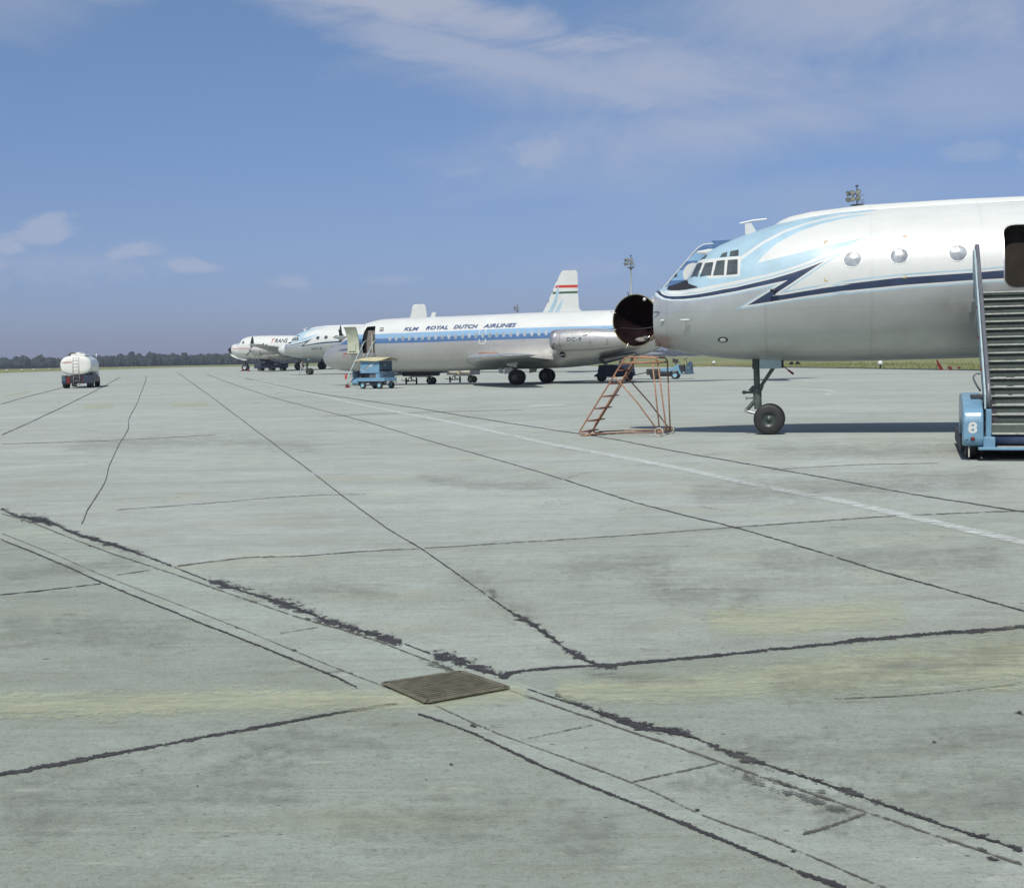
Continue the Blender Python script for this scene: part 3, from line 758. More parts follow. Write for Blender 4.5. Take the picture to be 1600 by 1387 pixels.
    # wings, engines, tail
    for sg in (-1, 1):
        b = mb('metal'); loft_wing(b, [((9.2, sg*.9, 2.25), 5.7, .13), ((9.6, sg*3.9, 2.42), 5.1, .13), ((10.6, sg*11, 2.95), 3.6, .12), ((11.6, sg*18.2, 3.5), 2.1, .11), ((12.1, sg*18.8, 3.54), 1.2, .08)])
        b.obj('wing', P, 60)
        for yy, fx, zz in ((4.4, 5.9, 2.75), (8.1, 8.3, 2.95)):
            b = mb('metal'); b.lathe([(0, .36), (.02, .46), (.3, .54), (1.2, .60), (2.8, .62), (4.2, .55), (6.3 if yy < 5 else 5.2, .2)], (fx, sg*yy, zz), (1, 0, 0), 24)
            b.m('white'); b.lathe([(.28, .545), (.5, .575), (1.1, .61), (1.9, .63), (1.92, .60)], (fx, sg*yy, zz+.004), (1, 0, 0), 24); b.m('dark'); b.lathe([(.04, .34), (.05, .05)], (fx, sg*yy, zz), (1, 0, 0), 16)
            b.obj('engine_nacelle', P, 60)
            propeller(P, fx-.12, sg*yy, zz, 2.25, 4, R(2 if yy < 5 else 40), .24)
        bogie(P, 12.4, sg*4.4, 2.6, .46, .3, True, .55, .34)
        b = mb('white'); loft_wing(b, [((27.6, sg*.2, 4.25), 3.3, .11), ((28.8, sg*5.9, 4.6), 1.5, .09)]); b.obj('tailplane', P, 60)
    FB = MB2 if not near else None
    q = FINQ
    finmesh('fin', P, [4.2, 4.75, 6.2, q['zt']-.25, q['zt']], [q['l0']-2.4, q['l0']-1.0, q['l0'], q['lt']-.10, q['lt']+.12], [31.4, 31.3, q['r0'], q['rt'], q['rt']-.05], .10, q['reg'])
    b = mb('dark'); b.tube((q['h0'][0], -.0, q['h0'][1]), (q['h1'][0], 0, q['h1'][1]), .015); b.obj('rudder_hinge', P)
    return root

# middle-distance aircraft frame, and the fin measured on it
g2 = gnd(484, 585.6); IB = Body(g2, R(18), 1.17)
IB.set(NT, NBt, nry, S0, 32.0, nzc)
MB2 = IB
def fpx(x, y): return IB.plane(760+x/4.706, 400+y/4.706)
FINQ = {}
_t = fpx(560, 108); _r = fpx(668, 108); _l = fpx(432, 380); _rb = fpx(680, 400)
FINQ.update(zt=_t[1], lt=_t[0]-.1, rt=_r[0], l0=_l[0], r0=_rb[0], h0=fpx(575, 405), h1=fpx(620, 130))
_dz = 6.2-_l[1]; FINQ['l0'] += (_t[0]-_l[0])/(_t[1]-_l[1])*_dz
FINQ['reg'] = [([fpx(*p) for p in ((505, 236), (515, 216), (690, 211), (690, 232))], 'redm'),
               ([fpx(*p) for p in ((485, 281), (495, 264), (690, 257), (690, 273))], 'green_band'),
               ([fpx(*p) for p in ((455, 415), (500, 330), (528, 215), (538, 260), (520, 350), (488, 415))], 'blue_light'),
               ([fpx(*p) for p in ((505, 412), (540, 350), (567, 312), (556, 362), (538, 412))], 'blue_light')]
A1 = turboprop(NB, True, 'large silver and white turboprop airliner at right, radome hinged open and stairs at its door', 'turboprop airliners')
A2 = turboprop(IB, False, 'silver and white turboprop airliner with closed white nose, parked behind the twin-jet', 'turboprop airliners')
b_ = IB.lettering('type_marking', A2, 'ИЛ-18', 487, 546.6, 503, 546.0, 3.2, 'leg_green', .2, off=.03)
b_ = IB.lettering('registration', A2, 'HA-MOE', 560, 530, 580, 529.5, 3.4, 'leg_navy', off=.03)

# ================================================================ twin-jet airliner with the blue band
p1 = gnd(808, 601); p2 = gnd(855, 598); DB = Body((p1+p2)/2, R(24.8)); DB.o.z = 0
c3 = lambda L: [(500+x/5, 460+y/5) for x, y in L]
dt_px = [(508.4, 557.5), (512.4, 547.4), (516, 544.5), (521, 541), (529, 536.5), (537, 533), (543, 529.5), (549, 524), (556, 516.5), (563, 510.5), (570, 507), (576, 504.6), (586, 501.4), (604, 498.4), (628, 497), (642, 496.4), (680, 495), (760, 491.8), (845, 488), (904.5, 486), (957.6, 484.4)]
db_px = [(508.4, 562), (511, 569.7), (517.5, 574), (523, 576.6), (540.6, 579.4), (565, 580.6), (620, 581), (680, 580.4), (765, 577.6), (860, 575.4), (900, 573), (933, 569), (965, 563), (996, 556), (1012, 552.3), (1025, 547.5)]
dtp = [DB.plane(*p) for p in dt_px]; dbp = [DB.plane(*p) for p in db_px]
D0 = (dtp[0][0]+dbp[0][0])/2; dtp[0] = (D0, dtp[0][1]); dbp[0] = (D0, dbp[0][1])
dtp += [(9, dtp[-1][1]+.02), (11, 4.95), (13.4, 4.45)]; dbp += [(11.2, 3.25), (13.4, 4.2)]
dbp = [p for i, p in enumerate(dbp) if i == 0 or p[0] > dbp[i-1][0]+.02]
dry = Curve([(D0, .18), (D0+.1, .40), (D0+.35, .68), (D0+.8, .95), (D0+1.5, 1.22), (D0+2.6, 1.52), (D0+4, 1.74), (D0+5.5, 1.82), (4, 1.82), (7, 1.55), (10, .95), (12.5, .3), (13.4, .1)])
DT, DBt = Curve(dtp), Curve(dbp)
def dzc(x):
    w = clampf((D0+6-x)/4.5, 0, 1); return (DT(x)+DBt(x))/2*(1-w)+(DBt(x)+dry(x)*1.05)*w
DB.set(DT, DBt, dry, D0, 13.4, dzc)
V = DB.uv; DE = 13.4
bt = V([(549, 525), (561, 522.8), (600, 521.4), (700, 517.5), (748, 515.2), (806, 512.8), (860, 511.2), (957, 508.6)])
bm_ = V([(543, 530), (561, 529.6), (585, 529.3), (630, 528.2), (700, 525.3), (740, 524), (780, 522.6), (860, 520)])
bb_ = V([(531, 538.9), (585, 537), (630, 535.8), (680, 534.4), (700, 533.4), (748, 532), (806, 530), (860, 528.4)])
vt, vm, vb = bt[-1][1], bm_[-1][1], bb_[-1][1]
band_l = bt+[(DE, vt), (DE, vm)]+bm_[::-1]
band_n = bm_+[(DE, vm), (DE, vb)]+bb_[::-1]
whit = V([(536, 533.6)])+[(D0+1.6, 0), (DE, 0), (DE, vt)]+bt[::-1]+V([(543, 530)])
radm = [(D0-.1, 0), (D0+.26, 0), (D0+.26, PI*RV), (D0-.1, PI*RV)]
J = thing('jet_airliner', 'twin-jet airliner with two-tone blue band and ROYAL DUTCH AIRLINES title, doors open', 'airliner', DB.o, -DB.psi, 'jet airliners')
op = [V([p])[0] for p in ((567, 552), (566.5, 530), (569, 518), (574, 510.6), (587, 509.5), (586.5, 530), (586, 552))]
DB.skin('fuselage', J, [(whit, 'white'), (band_n, 'klm_navy'), (band_l, 'klm_light'), (radm, 'white')], 'metal_dc', dth=5, holes=[op],
        xs=[D0+x for x in (0, .04, .1, .2, .35, .5, .7, .95, 1.2, 1.5, 1.8, 2.1, 2.4, 2.7, 3.0, 3.4, 3.8, 4.3, 4.9, 5.6, 6.4)]+[D0+6.4+(DE-D0-6.4)*i/30 for i in range(1, 31)])
b = mb('dull_grey'); xs_, _ = op[0]; xe_, _ = op[-1]
b.box(xs_-.3, xe_+.3, -.95, .4, DBt(xs_)+1.05, 4.2); b.m('beige').box(xs_+.55, xs_+.62, -1.3, -.9, DBt(xs_)+1.1, 3.9); b.obj('cabin_interior', J)
# folded-out door leaf: curvature reversed, standing proud of the skin just ahead of the opening
b = mb('doorin'); b.smooth = True; rows = []
xo = op[1][0]-1.02; wdt = 1.0; v0 = op[3][1]; v1 = op[0][1]
for j in range(15):
    v = v0+(v1-v0)*j/14; p = DB.P(xo+1.0, v/RV); yr = -(1.82+.32)-(-1.82-p.y)*1.0
    yy = -(1.82+.36)-(1.82+p.y)*.75
    rows.append([(xo+wdt*i/6, yy-.02*math.sin(PI*i/6), p.z) for i in range(7)])
fl = [p for r_ in rows for p in r_]; bk = [(x, y+.09, z) for x, y, z in fl]
b.addf(fl, [[j*7+i, j*7+i+1, j*7+i+8, j*7+i+7] for j in range(14) for i in range(6)])
b.m('white').addf(bk, [[j*7+i, j*7+i+7, j*7+i+8, j*7+i+1] for j in range(14) for i in range(6)])
per = [i for i in range(7)]+[j*7+6 for j in range(1, 15)]+[14*7+i for i in range(5, -1, -1)]+[j*7 for j in range(13, 0, -1)]
b.smooth = False; b.m('doorin').addf([fl[i] for i in per]+[bk[i] for i in per], [[i, (i+1) % len(per), len(per)+(i+1) % len(per), len(per)+i] for i in range(len(per))])
dl = b.obj('open_door', J, 50)
b = mb('dull_grey'); x_, y_ = xo+.3, rows[7][0][1]-.05; b.box(x_, x_+.1, y_-.05, y_+.04, rows[5][0][2], rows[5][0][2]+.16, .01); b.m('doorin').box(xo+.12, xo+.75, rows[12][0][1]-.1, rows[12][0][1]+.0, rows[13][0][2], rows[9][0][2], .03)
b.m('dark').box(xo+.1, xo+.8, rows[14][0][1]-.1, rows[14][0][1], rows[14][0][2]-.06, rows[14][0][2], .01); b.obj('door_latch', dl)
M['ring_grey'] = mat('window_ring', (.30, .36, .42), .5)
# windows
ww = [DB.pick(609.4, 528.6), DB.pick(853.5, 519.8)]
ws0, we = ww[0][0], ww[1][0]; wv2 = ww[0][1]*RV, ww[1][1]*RV
for i in range(24):
    f = i/23; cx = ws0+(we-ws0)*f; cy = wv2[0]+(wv2[1]-wv2[0])*f
    ring = DB.patch('window', J, disc_poly(cx, cy, .125, .185, 20), 'ring_grey', .005, .2)
    DB.patch('pane', ring, disc_poly(cx, cy, .095, .150, 18), 'port_dc', .010, .2)
ex = V([(753.7, 525)])[0]
o_ = rrect(ex[0], ex[1]+.02, .56, .98, .16); i_ = rrect(ex[0], ex[1]+.02, .44, .86, .12)
b = MB(); b.m('white'); n_ = len(o_)
b.addf([DB.P(a, c/RV, .016) for a, c in o_]+[DB.P(a, c/RV, .016) for a, c in i_], [[k, (k+1) % n_, n_+(k+1) % n_, n_+k] for k in range(n_)])
b.addf([DB.P(a, c/RV, -.01) for a, c in o_]+[DB.P(a, c/RV, .016) for a, c in o_], [[k, (k+1) % n_, n_+(k+1) % n_, n_+k] for k in range(n_)])
b.obj('emergency_exit', J)
for t, xa, xb, ya, yb, h in (('KLM', 631, 653.6, 516.8, 516.2, 5.0), ('ROYAL', 665, 699.6, 515.2, 514.0, 5.2), ('DUTCH', 708.6, 746, 513.6, 512.6, 5.4), ('AIRLINES', 755, 806.2, 512.2, 510.6, 5.5)):
    DB.lettering('title_lettering', J, t, xa, ya, xb, yb, h, 'leg_navy', .28, .026, space=1.05, off=.03)
DB.lettering('name_lettering', J, 'CANBERRA', 529, 548.8, 546, 547.8, 2.2, 'leg_navy', 0, .01, off=.03)
b = MB(); b.m('leg_red')
for q in ([(537, 551.8), (542, 551.6), (542, 553.2), (537, 553.4)], [(537, 553), (537.6, 553), (537.9, 560), (537.3, 560)], [(541.6, 553), (542.2, 553), (542.6, 560), (542.0, 560)]):
    b.addf([DB.P(a, c/RV, .008) for a, c in [V([p])[0] for p in q]], [[0, 1, 2, 3]])
b.obj('red_marking', J)
b = MB()
for k, (q, m_) in enumerate((((593.6, 512.2, 600.2, 513.0), 'rail_grey'), ((593.4, 514.4, 599.8, 515.4), 'orange'), ((593, 516.8, 599.4, 517.6), 'leg_navy'))):
    b.m(m_); b.addf([DB.P(a, c/RV, .03) for a, c in [V([p])[0] for p in ((q[0], q[1]), (q[2], q[1]-.3), (q[2], q[3]-.3), (q[0], q[3]))]], [[0, 1, 2, 3]])
b.obj('flag_emblem', J)
s_, th = DB.pick(879, 554.2); rg = DB.patch('air_outlet', J, disc_poly(s_, th*RV, .235, .225), 'black', .006, .15); DB.patch('vane', rg, [(s_-.22, th*RV-.01), (s_+.2, th*RV-.04), (s_+.2, th*RV+.02), (s_-.2, th*RV+.05)], 'white', .014, .2)
for k, q in enumerate(([(548, 528), (553, 520), (556, 517.5), (559, 522), (556, 528.2)], [(541, 531.5), (545.5, 528.6), (548.5, 525), (547, 531)])):
    DB.patch('cockpit_window', J, V(q), 'glass', .006, .15)
# engines
for sg in (-1, 1):
    yc = sg*2.72; ex0, ez = DB.plane(862, 531.5, -2.9)
    b = mb('metal_dc'); b.lathe([(.25, .50), (.05, .56), (0, .62), (.05, .67), (.35, .72), (1.2, .755), (2.6, .755), (3.8, .68), (4.9, .55), (5.6, .45), (5.58, .40)], (ex0, yc, ez), (1, 0, 0), 36)
    b.m('steel'); b.lathe([(.02, .64), (.06, .682), (.45, .735), (.46, .73)], (ex0, yc, ez), (1, 0, 0), 36)
    b.m('dark'); b.lathe([(.25, .5), (.3, .02)], (ex0, yc, ez), (1, 0, 0), 24)
    en = b.obj('engine_pod', J, 60)
    b = mb('metal_dc'); b.prism([(ex0+.8, ez-.15), (ex0+.5, ez+.1), (ex0+1, ez+.35), (ex0+4.6, ez+.3), (ex0+4.8, ez)], 'y', min(sg*1.2, sg*2.1), max(sg*1.2, sg*2.1), .03); b.obj('pylon', J)
    if sg < 0:
        # cowl lettering wraps round the pod
        for txt, xa, xb, yb_, h, mk in (('DC-9', 885.5, 908.5, 533.2, 6.0, 'leg_green'),):
            vs, fs = text_pts(txt, 1, .1, .01, 1.15); x0 = min(v[0] for v in vs); x1 = max(v[0] for v in vs)
            a = DB.plane(xa, yb_, yc-.75); c = DB.plane(xb, yb_, yc-.75); hh = DB.plane(xa, yb_-h, yc-.75)[1]-a[1]; b = mb(mk); Q = []
            for x, y in vs:
                f = (x-x0)/(x1-x0); zz = a[1]+hh*y/.7; dz = clampf((zz-ez)/.755, -.95, .95)
                Q.append((a[0]+(c[0]-a[0])*f, yc-.765*math.sqrt(1-dz*dz)-.004, zz))
            b.addf(Q, fs)
            sw = [DB.plane(x, y, yc-.75) for x, y in ((909, 523.9), (915, 523.0), (919, 521.6), (916.5, 523.6), (911, 524.5))]
            b.m('leg_green'); b.addf([(x, yc-.765*math.sqrt(1-((z-ez)/.755)**2)-.006, z) for x, z in sw], [list(range(5))])
            b.obj('cowl_lettering', en)
        for (px, py, h) in ((922, 535, .3), (948, 534, .5), (867.5, 527, .12), (873.5, 533, 1.0)):
            x, z = DB.plane(px, py, yc-.75); b = mb('dull_grey'); Q = [(x+dx, yc-.765*math.sqrt(max(.05, 1-((z+dz-ez)/.755)**2))-.003, z+dz) for dz in (-h/2, -h/4, 0, h/4, h/2) for dx in (-.018, .018)]
            b.addf(Q, [[0, 1, 3, 2], [2, 3, 5, 4], [4, 5, 7, 6], [6, 7, 9, 8]]); b.obj('cowl_catch', en)
# lower rear hatch hanging open
q = [DB.plane(x, y, -1.35) for x, y in ((935, 559.5), (990, 549.8), (996.5, 555), (942, 568.5))]
b = mb('orange_d'); b.m('dark'); b.prism(q, 'y', -1.5, -.95, .02); q2 = [DB.plane(x, y, -1.5) for x, y in ((943, 561), (989, 552.5), (992, 555), (945, 564.5))]
b.m('dull_grey').prism(q2, 'y', -1.53, -1.50); b.obj('rear_hatch', J)
# wings
rl = DB.plane(731, 562, -1.8); tl = DB.plane(779, 556, -12.6)
for sg in (-1, 1):
    b = mb('metal_dc'); ct = DB.plane(842, 560, -12.6)[0]-tl[0]
    loft_wing(b, [((rl[0]-.3, sg*1.0, rl[1]-.16), 6.9, .15), ((rl[0]+.05, sg*2.2, rl[1]-.04), 6.3, .145), ((rl[0]+1.9+.2, sg*6, rl[1]+.12), 4.6, .13), ((tl[0], sg*12.6, tl[1]), ct, .11), ((tl[0]+.5, sg*13.1, tl[1]+.03), ct*.6, .06)])
    b.obj('wing', J, 60)
    if sg < 0:
        a = DB.plane(748, 552.5, -6.5); c = DB.plane(778, 552.3, -6.5)
        b = mb('orange'); b.smooth = True; b.path([(a[0], -6.5, a[1]), (a[0]+.3, -6.5, a[1]+.05), ((a[0]+c[0])/2, -6.5, c[1]+.07), (c[0], -6.5, c[1]+.02)], .06, 8); b.smooth = False
        b.obj('wing_cover', J)
    fl = [DB.plane(x, y, -3.2) for x, y in ((781, 556), (813, 559.5), (807, 574), (795, 572))]
    b = mb('dull_grey' if sg > 0 else 'metal_dc'); b.prism(fl, 'y', min(sg*3.35, sg*3.1), max(sg*3.35, sg*3.1), .02); b.obj('gear_door', J)
    fl = [DB.plane(x, y, -2.2) for x, y in ((788, 574), (802, 574.5), (799, 583), (788, 584.5))]
    b = mb('metal_dc'); b.prism(fl, 'y', min(sg*2.2, sg*2.16), max(sg*2.2, sg*2.16), .01); b.obj('gear_door', J)
    fl = [DB.plane(x, y, -1.0) for x, y in ((778, 575), (786, 576), (786.5, 583.5), (780, 583))]
    b = mb('metal_dc'); b.prism(fl, 'y', min(sg*1.0, sg*.96), max(sg*1.0, sg*.96), .01); b.obj('gear_door', J)
    b = mb('gear'); b.tube((0, sg*2.7, .5), (-.1, sg*2.7, 1.7), .10, .13); b.tube((0, sg*2.3, .53), (0, sg*3.1, .53), .06); b.tube((0, sg*2.7, .9), (-.9, sg*2.4, 1.6), .05); b.obj('main_gear_strut', J)
    for dy in (-.30, .30): wheel(J, 0, sg*2.7+dy, .53, .53, .34, 'rail_grey', 32, .42)
    b = mb('metal_dc'); b.m('white')
    hx, hz = DB.plane(1150, 390, 0)
    loft_wing(b, [((hx-.2, sg*.05, hz-.05), 3.1, .10), ((hx+3.3, sg*5.4, hz-.05), 1.2, .09)]); b.obj('tailplane', J, 60)
b = mb('gear'); b.tube((-14.9, 0, .33), (-14.9, 0, 1.3), .07, .09); b.tube((-14.9, -.25, .33), (-14.9, .25, .33), .05); b.obj('nose_gear_strut', J)
for dy in (-.2, .2): wheel(J, -14.9, dy, .33, .33, .18, 'rail_grey', 24)
# fin with blue stripes and white roundel
le1 = DB.plane(1033, 455); le2 = DB.plane(1085, 394); tp = DB.plane(1100, 382)
sl = (le2[0]-le1[0])/(le2[1]-le1[1]); zF = tp[1]
def band(y0, y1, mk): z0 = DB.plane(1070, y0)[1]; z1 = DB.plane(1070, y1)[1]; return ([(4, z1), (4, z0), (17, z0), (17, z1)], mk)
roundel = [DB.plane(1085+17*math.cos(2*PI*i/28), 428+17*math.sin(2*PI*i/28)) for i in range(28)]
_c = [DB.plane(*p) for p in ((1092, 387), (1099.5, 382.6), (1114, 381.2))]
finmesh('fin', J, [4.7, 5.2, le1[1], le2[1]]+[p[1] for p in _c], [le1[0]-sl*(le1[1]-4.7)-1.2, le1[0]-sl*(le1[1]-5.2)-.4, le1[0], le2[0]]+[p[0] for p in _c], [12.6, 12.9, 13.6, 15.4, 15.8, 15.9, 16], .10,
        [band(437.6, 447.7, 'klm_navy'), band(421.9, 437.6, 'klm_light'), band(408.4, 421.9, 'klm_navy'), band(394.9, 408.4, 'klm_light'), band(379, 394.9, 'klm_navy'), (roundel, 'white')])
b = mb('white'); pts = [DB.plane(x, y) for x, y in ((1033, 455), (1059, 424), (1085, 393.8), (1092, 387), (1100, 382.2), (1115, 380.8), (1135, 380.3))]
b.smooth = True; b.path([(x-.02, 0, z) for x, z in [(le1[0]-sl*(le1[1]-5.2)-.4, 5.2)]+pts], .055, 8); b.smooth = False; b.obj('fin_leading_edge', J)
b = mb('white'); q = DB.plane(1096, 395, -.0); b.lathe([(-1.0, .01), (-.7, .16), (0, .25), (1.6, .2), (2.4, .05)], (q[0]+.5, 0, q[1]+.02), (1, 0, 0), 20); b.obj('tail_bullet', J, 60)
q = [DB.plane(x, y) for x, y in ((672.6, 495.5), (675, 488), (681.6, 488), (679, 495.5))]
b = mb('white'); b.prism([(q[0][0], q[0][1]-.15), q[1], q[2], (q[3][0], q[3][1]-.15)], 'y', -.03, .03); b.obj('antenna', J)
# airstair from the forward door
sill = DB.P(op[0][0]+.3, op[0][1]/RV); b = mb('rail_grey'); ex_ = sill.x+.05
st = mb('steel')
for k in range(9):
    t = k/8; y = sill.y-.1-2.5*t; z = sill.z-.1-(sill.z-.25)*t; st.box(ex_, ex_+.72, y-.14, y+.1, z-.025, z)
for xx in (ex_-.02, ex_+.74): st.tube((xx, sill.y, sill.z-.12), (xx, sill.y-2.7, .1), .035)
so = st.obj('airstair', J)
for xx in (ex_-.04, ex_+.78):
    h = mb('rail_blue'); h.smooth = True; h.path([(xx, sill.y-.0, sill.z+.95), (xx, sill.y-.3, sill.z+.8), (xx, sill.y-2.5, .95), (xx, sill.y-2.75, .5), (xx, sill.y-2.7, .1)], .032, 8); h.smooth = False
    for t in (.25, .6): h.tube((xx, sill.y-.3-2.2*t, sill.z+.8-(sill.z-.15)*t), (xx, sill.y-.2-2.4*t, sill.z-.1-(sill.z-.25)*t), .02)
    h.obj('handrail', so)

# ================================================================ four-engined propeller airliner, far left
g3 = gnd(384, 579.4); EB = Body(g3, R(14), 1.11)
et = [(362, 545), (362.8, 541.5), (365, 538.4), (371, 537.2), (376, 536.4), (378.5, 531.5), (382, 528.4), (388, 526.4), (396, 525), (410, 524.5), (427, 524.2), (462, 524)]
eb = [(362, 549), (362.8, 552), (365, 554), (371, 556.6), (378, 558.4), (387.5, 559.6), (400, 560.5), (430, 561.5), (462, 561.5)]
etp = [EB.plane(*p) for p in et]; ebp = [EB.plane(*p) for p in eb]; E0 = (etp[0][0]+ebp[0][0])/2; etp[0] = (E0, etp[0][1]); ebp[0] = (E0, ebp[0][1])
zt3, zb3 = etp[-1][1], ebp[-1][1]
etp += [(20, zt3), (26, zt3-.5), (29.2, zt3-1.2)]; ebp += [(14, zb3), (18, zb3+.25), (26, zb3+1.9), (29.2, zb3+2.3)]
ery = Curve([(E0, .25), (E0+.1, .45), (E0+.5, .85), (E0+1.5, 1.25), (E0+3, 1.5), (E0+5, 1.56), (17, 1.56), (24, .85), (29.2, .12)])
ET, EBt = Curve(etp), Curve(ebp); EB.set(ET, EBt, ery, E0, 29.2)
K = thing('propeller_airliner', 'distant four-engined propeller airliner with black nose cone and TRANS lettering', 'airliner', EB.o, -EB.psi, 'propeller airliners', 1.11)
vv = EB.uv
red_l = vv([(363.5, 544.2), (385, 544), (400, 544.2), (400, 545), (385, 544.9), (363.5, 545.2)])
upw = [(E0+.1, 0), (E0+.1, 3.5), (3, 3.2), (6, 3.15), (28, 3.0), (28, 0)]
EB.skin('fuselage', K, [(upw, 'white'), (red_l, 'redm')], 'tank', dth=6, xs=[E0+x for x in (0, .05, .12, .3, .6, 1, 1.5, 2, 2.5, 3, 4, 5)]+[E0+5+(29.2-E0-5)*i/20 for i in range(1, 21)])
zc = (ET(E0)+EBt(E0))/2
b = mb('black'); b.lathe([(-.62, .005), (-.55, .16), (-.35, .33), (-.1, .45), (.25, .56)], (E0+.05, 0, zc+.02), (1, 0, 0), 24); b.obj('nose_cone', K, 60)
EB.patch('cockpit_window', K, vv([(378.3, 537), (379, 533.6), (381.6, 533), (381.4, 536.8)]), 'glass', .01, .2)
for i, pxx in enumerate((404, 410, 416, 468, 474)):
    s_, th = EB.pick(pxx, 540); EB.patch('window', K, disc_poly(s_, th*RV, .17, .21, 12), 'glass', .008, .2)
EB.lettering('title_lettering', K, [('T', 'leg_red', 0, .2), ('RANS', 'leg_green', .20, 1)], 423.5, 535.2, 449.5, 535, 5.6, 'leg_green', .3, .022, off=.05)
EB.lettering('title_lettering', K, [("'P", 'leg_red', 0, .3), ('AC', 'leg_green', .36, .8)], 455, 535.2, 470, 535, 5.4, 'leg_green', .3, .022, off=.05)
b = mb('tank'); q = [EB.plane(x, y) for x, y in ((361.5, 553), (364, 556.4), (372, 560), (381, 562.6), (387.5, 563.4), (387.5, 560), (376, 557))]
b.prism(q, 'y', -.5, -.42, .02); b.prism(q, 'y', .42, .5, .02); b.obj('gear_door', K)
b = mb('gear'); b.tube((0, 0, .5), (-.05, 0, EBt(0)+.2), .09, .11); b.tube((.05, 0, .9), (1, 0, EBt(0)+.2), .05); b.obj('nose_gear_strut', K)
for dy in (-.22, .22): wheel(K, 0, dy, .50, .50, .3, 'hub_light', 24)
tipx, tipz = EB.plane(387, 538.5, -15.8); rz = EBt(8)+.55
for sg in (-1, 1):
    b = mb('metal_dc'); loft_wing(b, [((7.0, sg*.8, rz), 5.2, .15), ((7.4, sg*4.4, rz+.3), 4.6, .14), ((tipx-.1, sg*15.2, tipz), 1.9, .10), ((tipx+.3, sg*15.8, tipz+.02), 1.1, .07)]); b.obj('wing', K, 60)
    for yy, fx, zz in ((4.2, 4.5, rz+.2), (8.4, 5.2, rz+.75)):
        b = mb('metal_dc'); b.lathe([(0, .5), (.03, .62), (.5, .70), (1.3, .72), (1.32, .6), (3, .62), (6.0, .2)], (fx, sg*yy, zz), (1, 0, 0), 22); b.m('dark'); b.lathe([(.05, .5), (.2, .1)], (fx, sg*yy, zz), (1, 0, 0), 16); b.obj('engine_nacelle', K, 60)
        propeller(K, fx-.15, sg*yy, zz, 2.0, 3, R(35 if yy < 5 else 10), .34, 'dark', 'rail_grey', .5, .25)
    bogie(K, 10.2, sg*4.2, rz, .55, .36, False, 0, .35)
    b = mb('tank'); loft_wing(b, [((24.5, sg*.2, zt3-.9), 3, .1), ((25.8, sg*6.3, zt3-.4), 1.3, .08)]); b.obj('tailplane', K, 60)
q = {k: EB.plane(x, y) for k, x, y in (('a', 641, 495), ('b', 645, 478), ('c', 648, 475.6), ('d', 662, 475.6), ('e', 664.5, 478), ('f', 667, 495))}
finmesh('fin', K, [zt3-1.0, zt3+.2, q['a'][1], q['b'][1], q['c'][1]], [q['a'][0]-2.2, q['a'][0]-1.4, q['a'][0], q['b'][0], q['c'][0]], [q['f'][0]-.6, q['f'][0]+.1, q['f'][0], q['e'][0], q['d'][0]], .10)
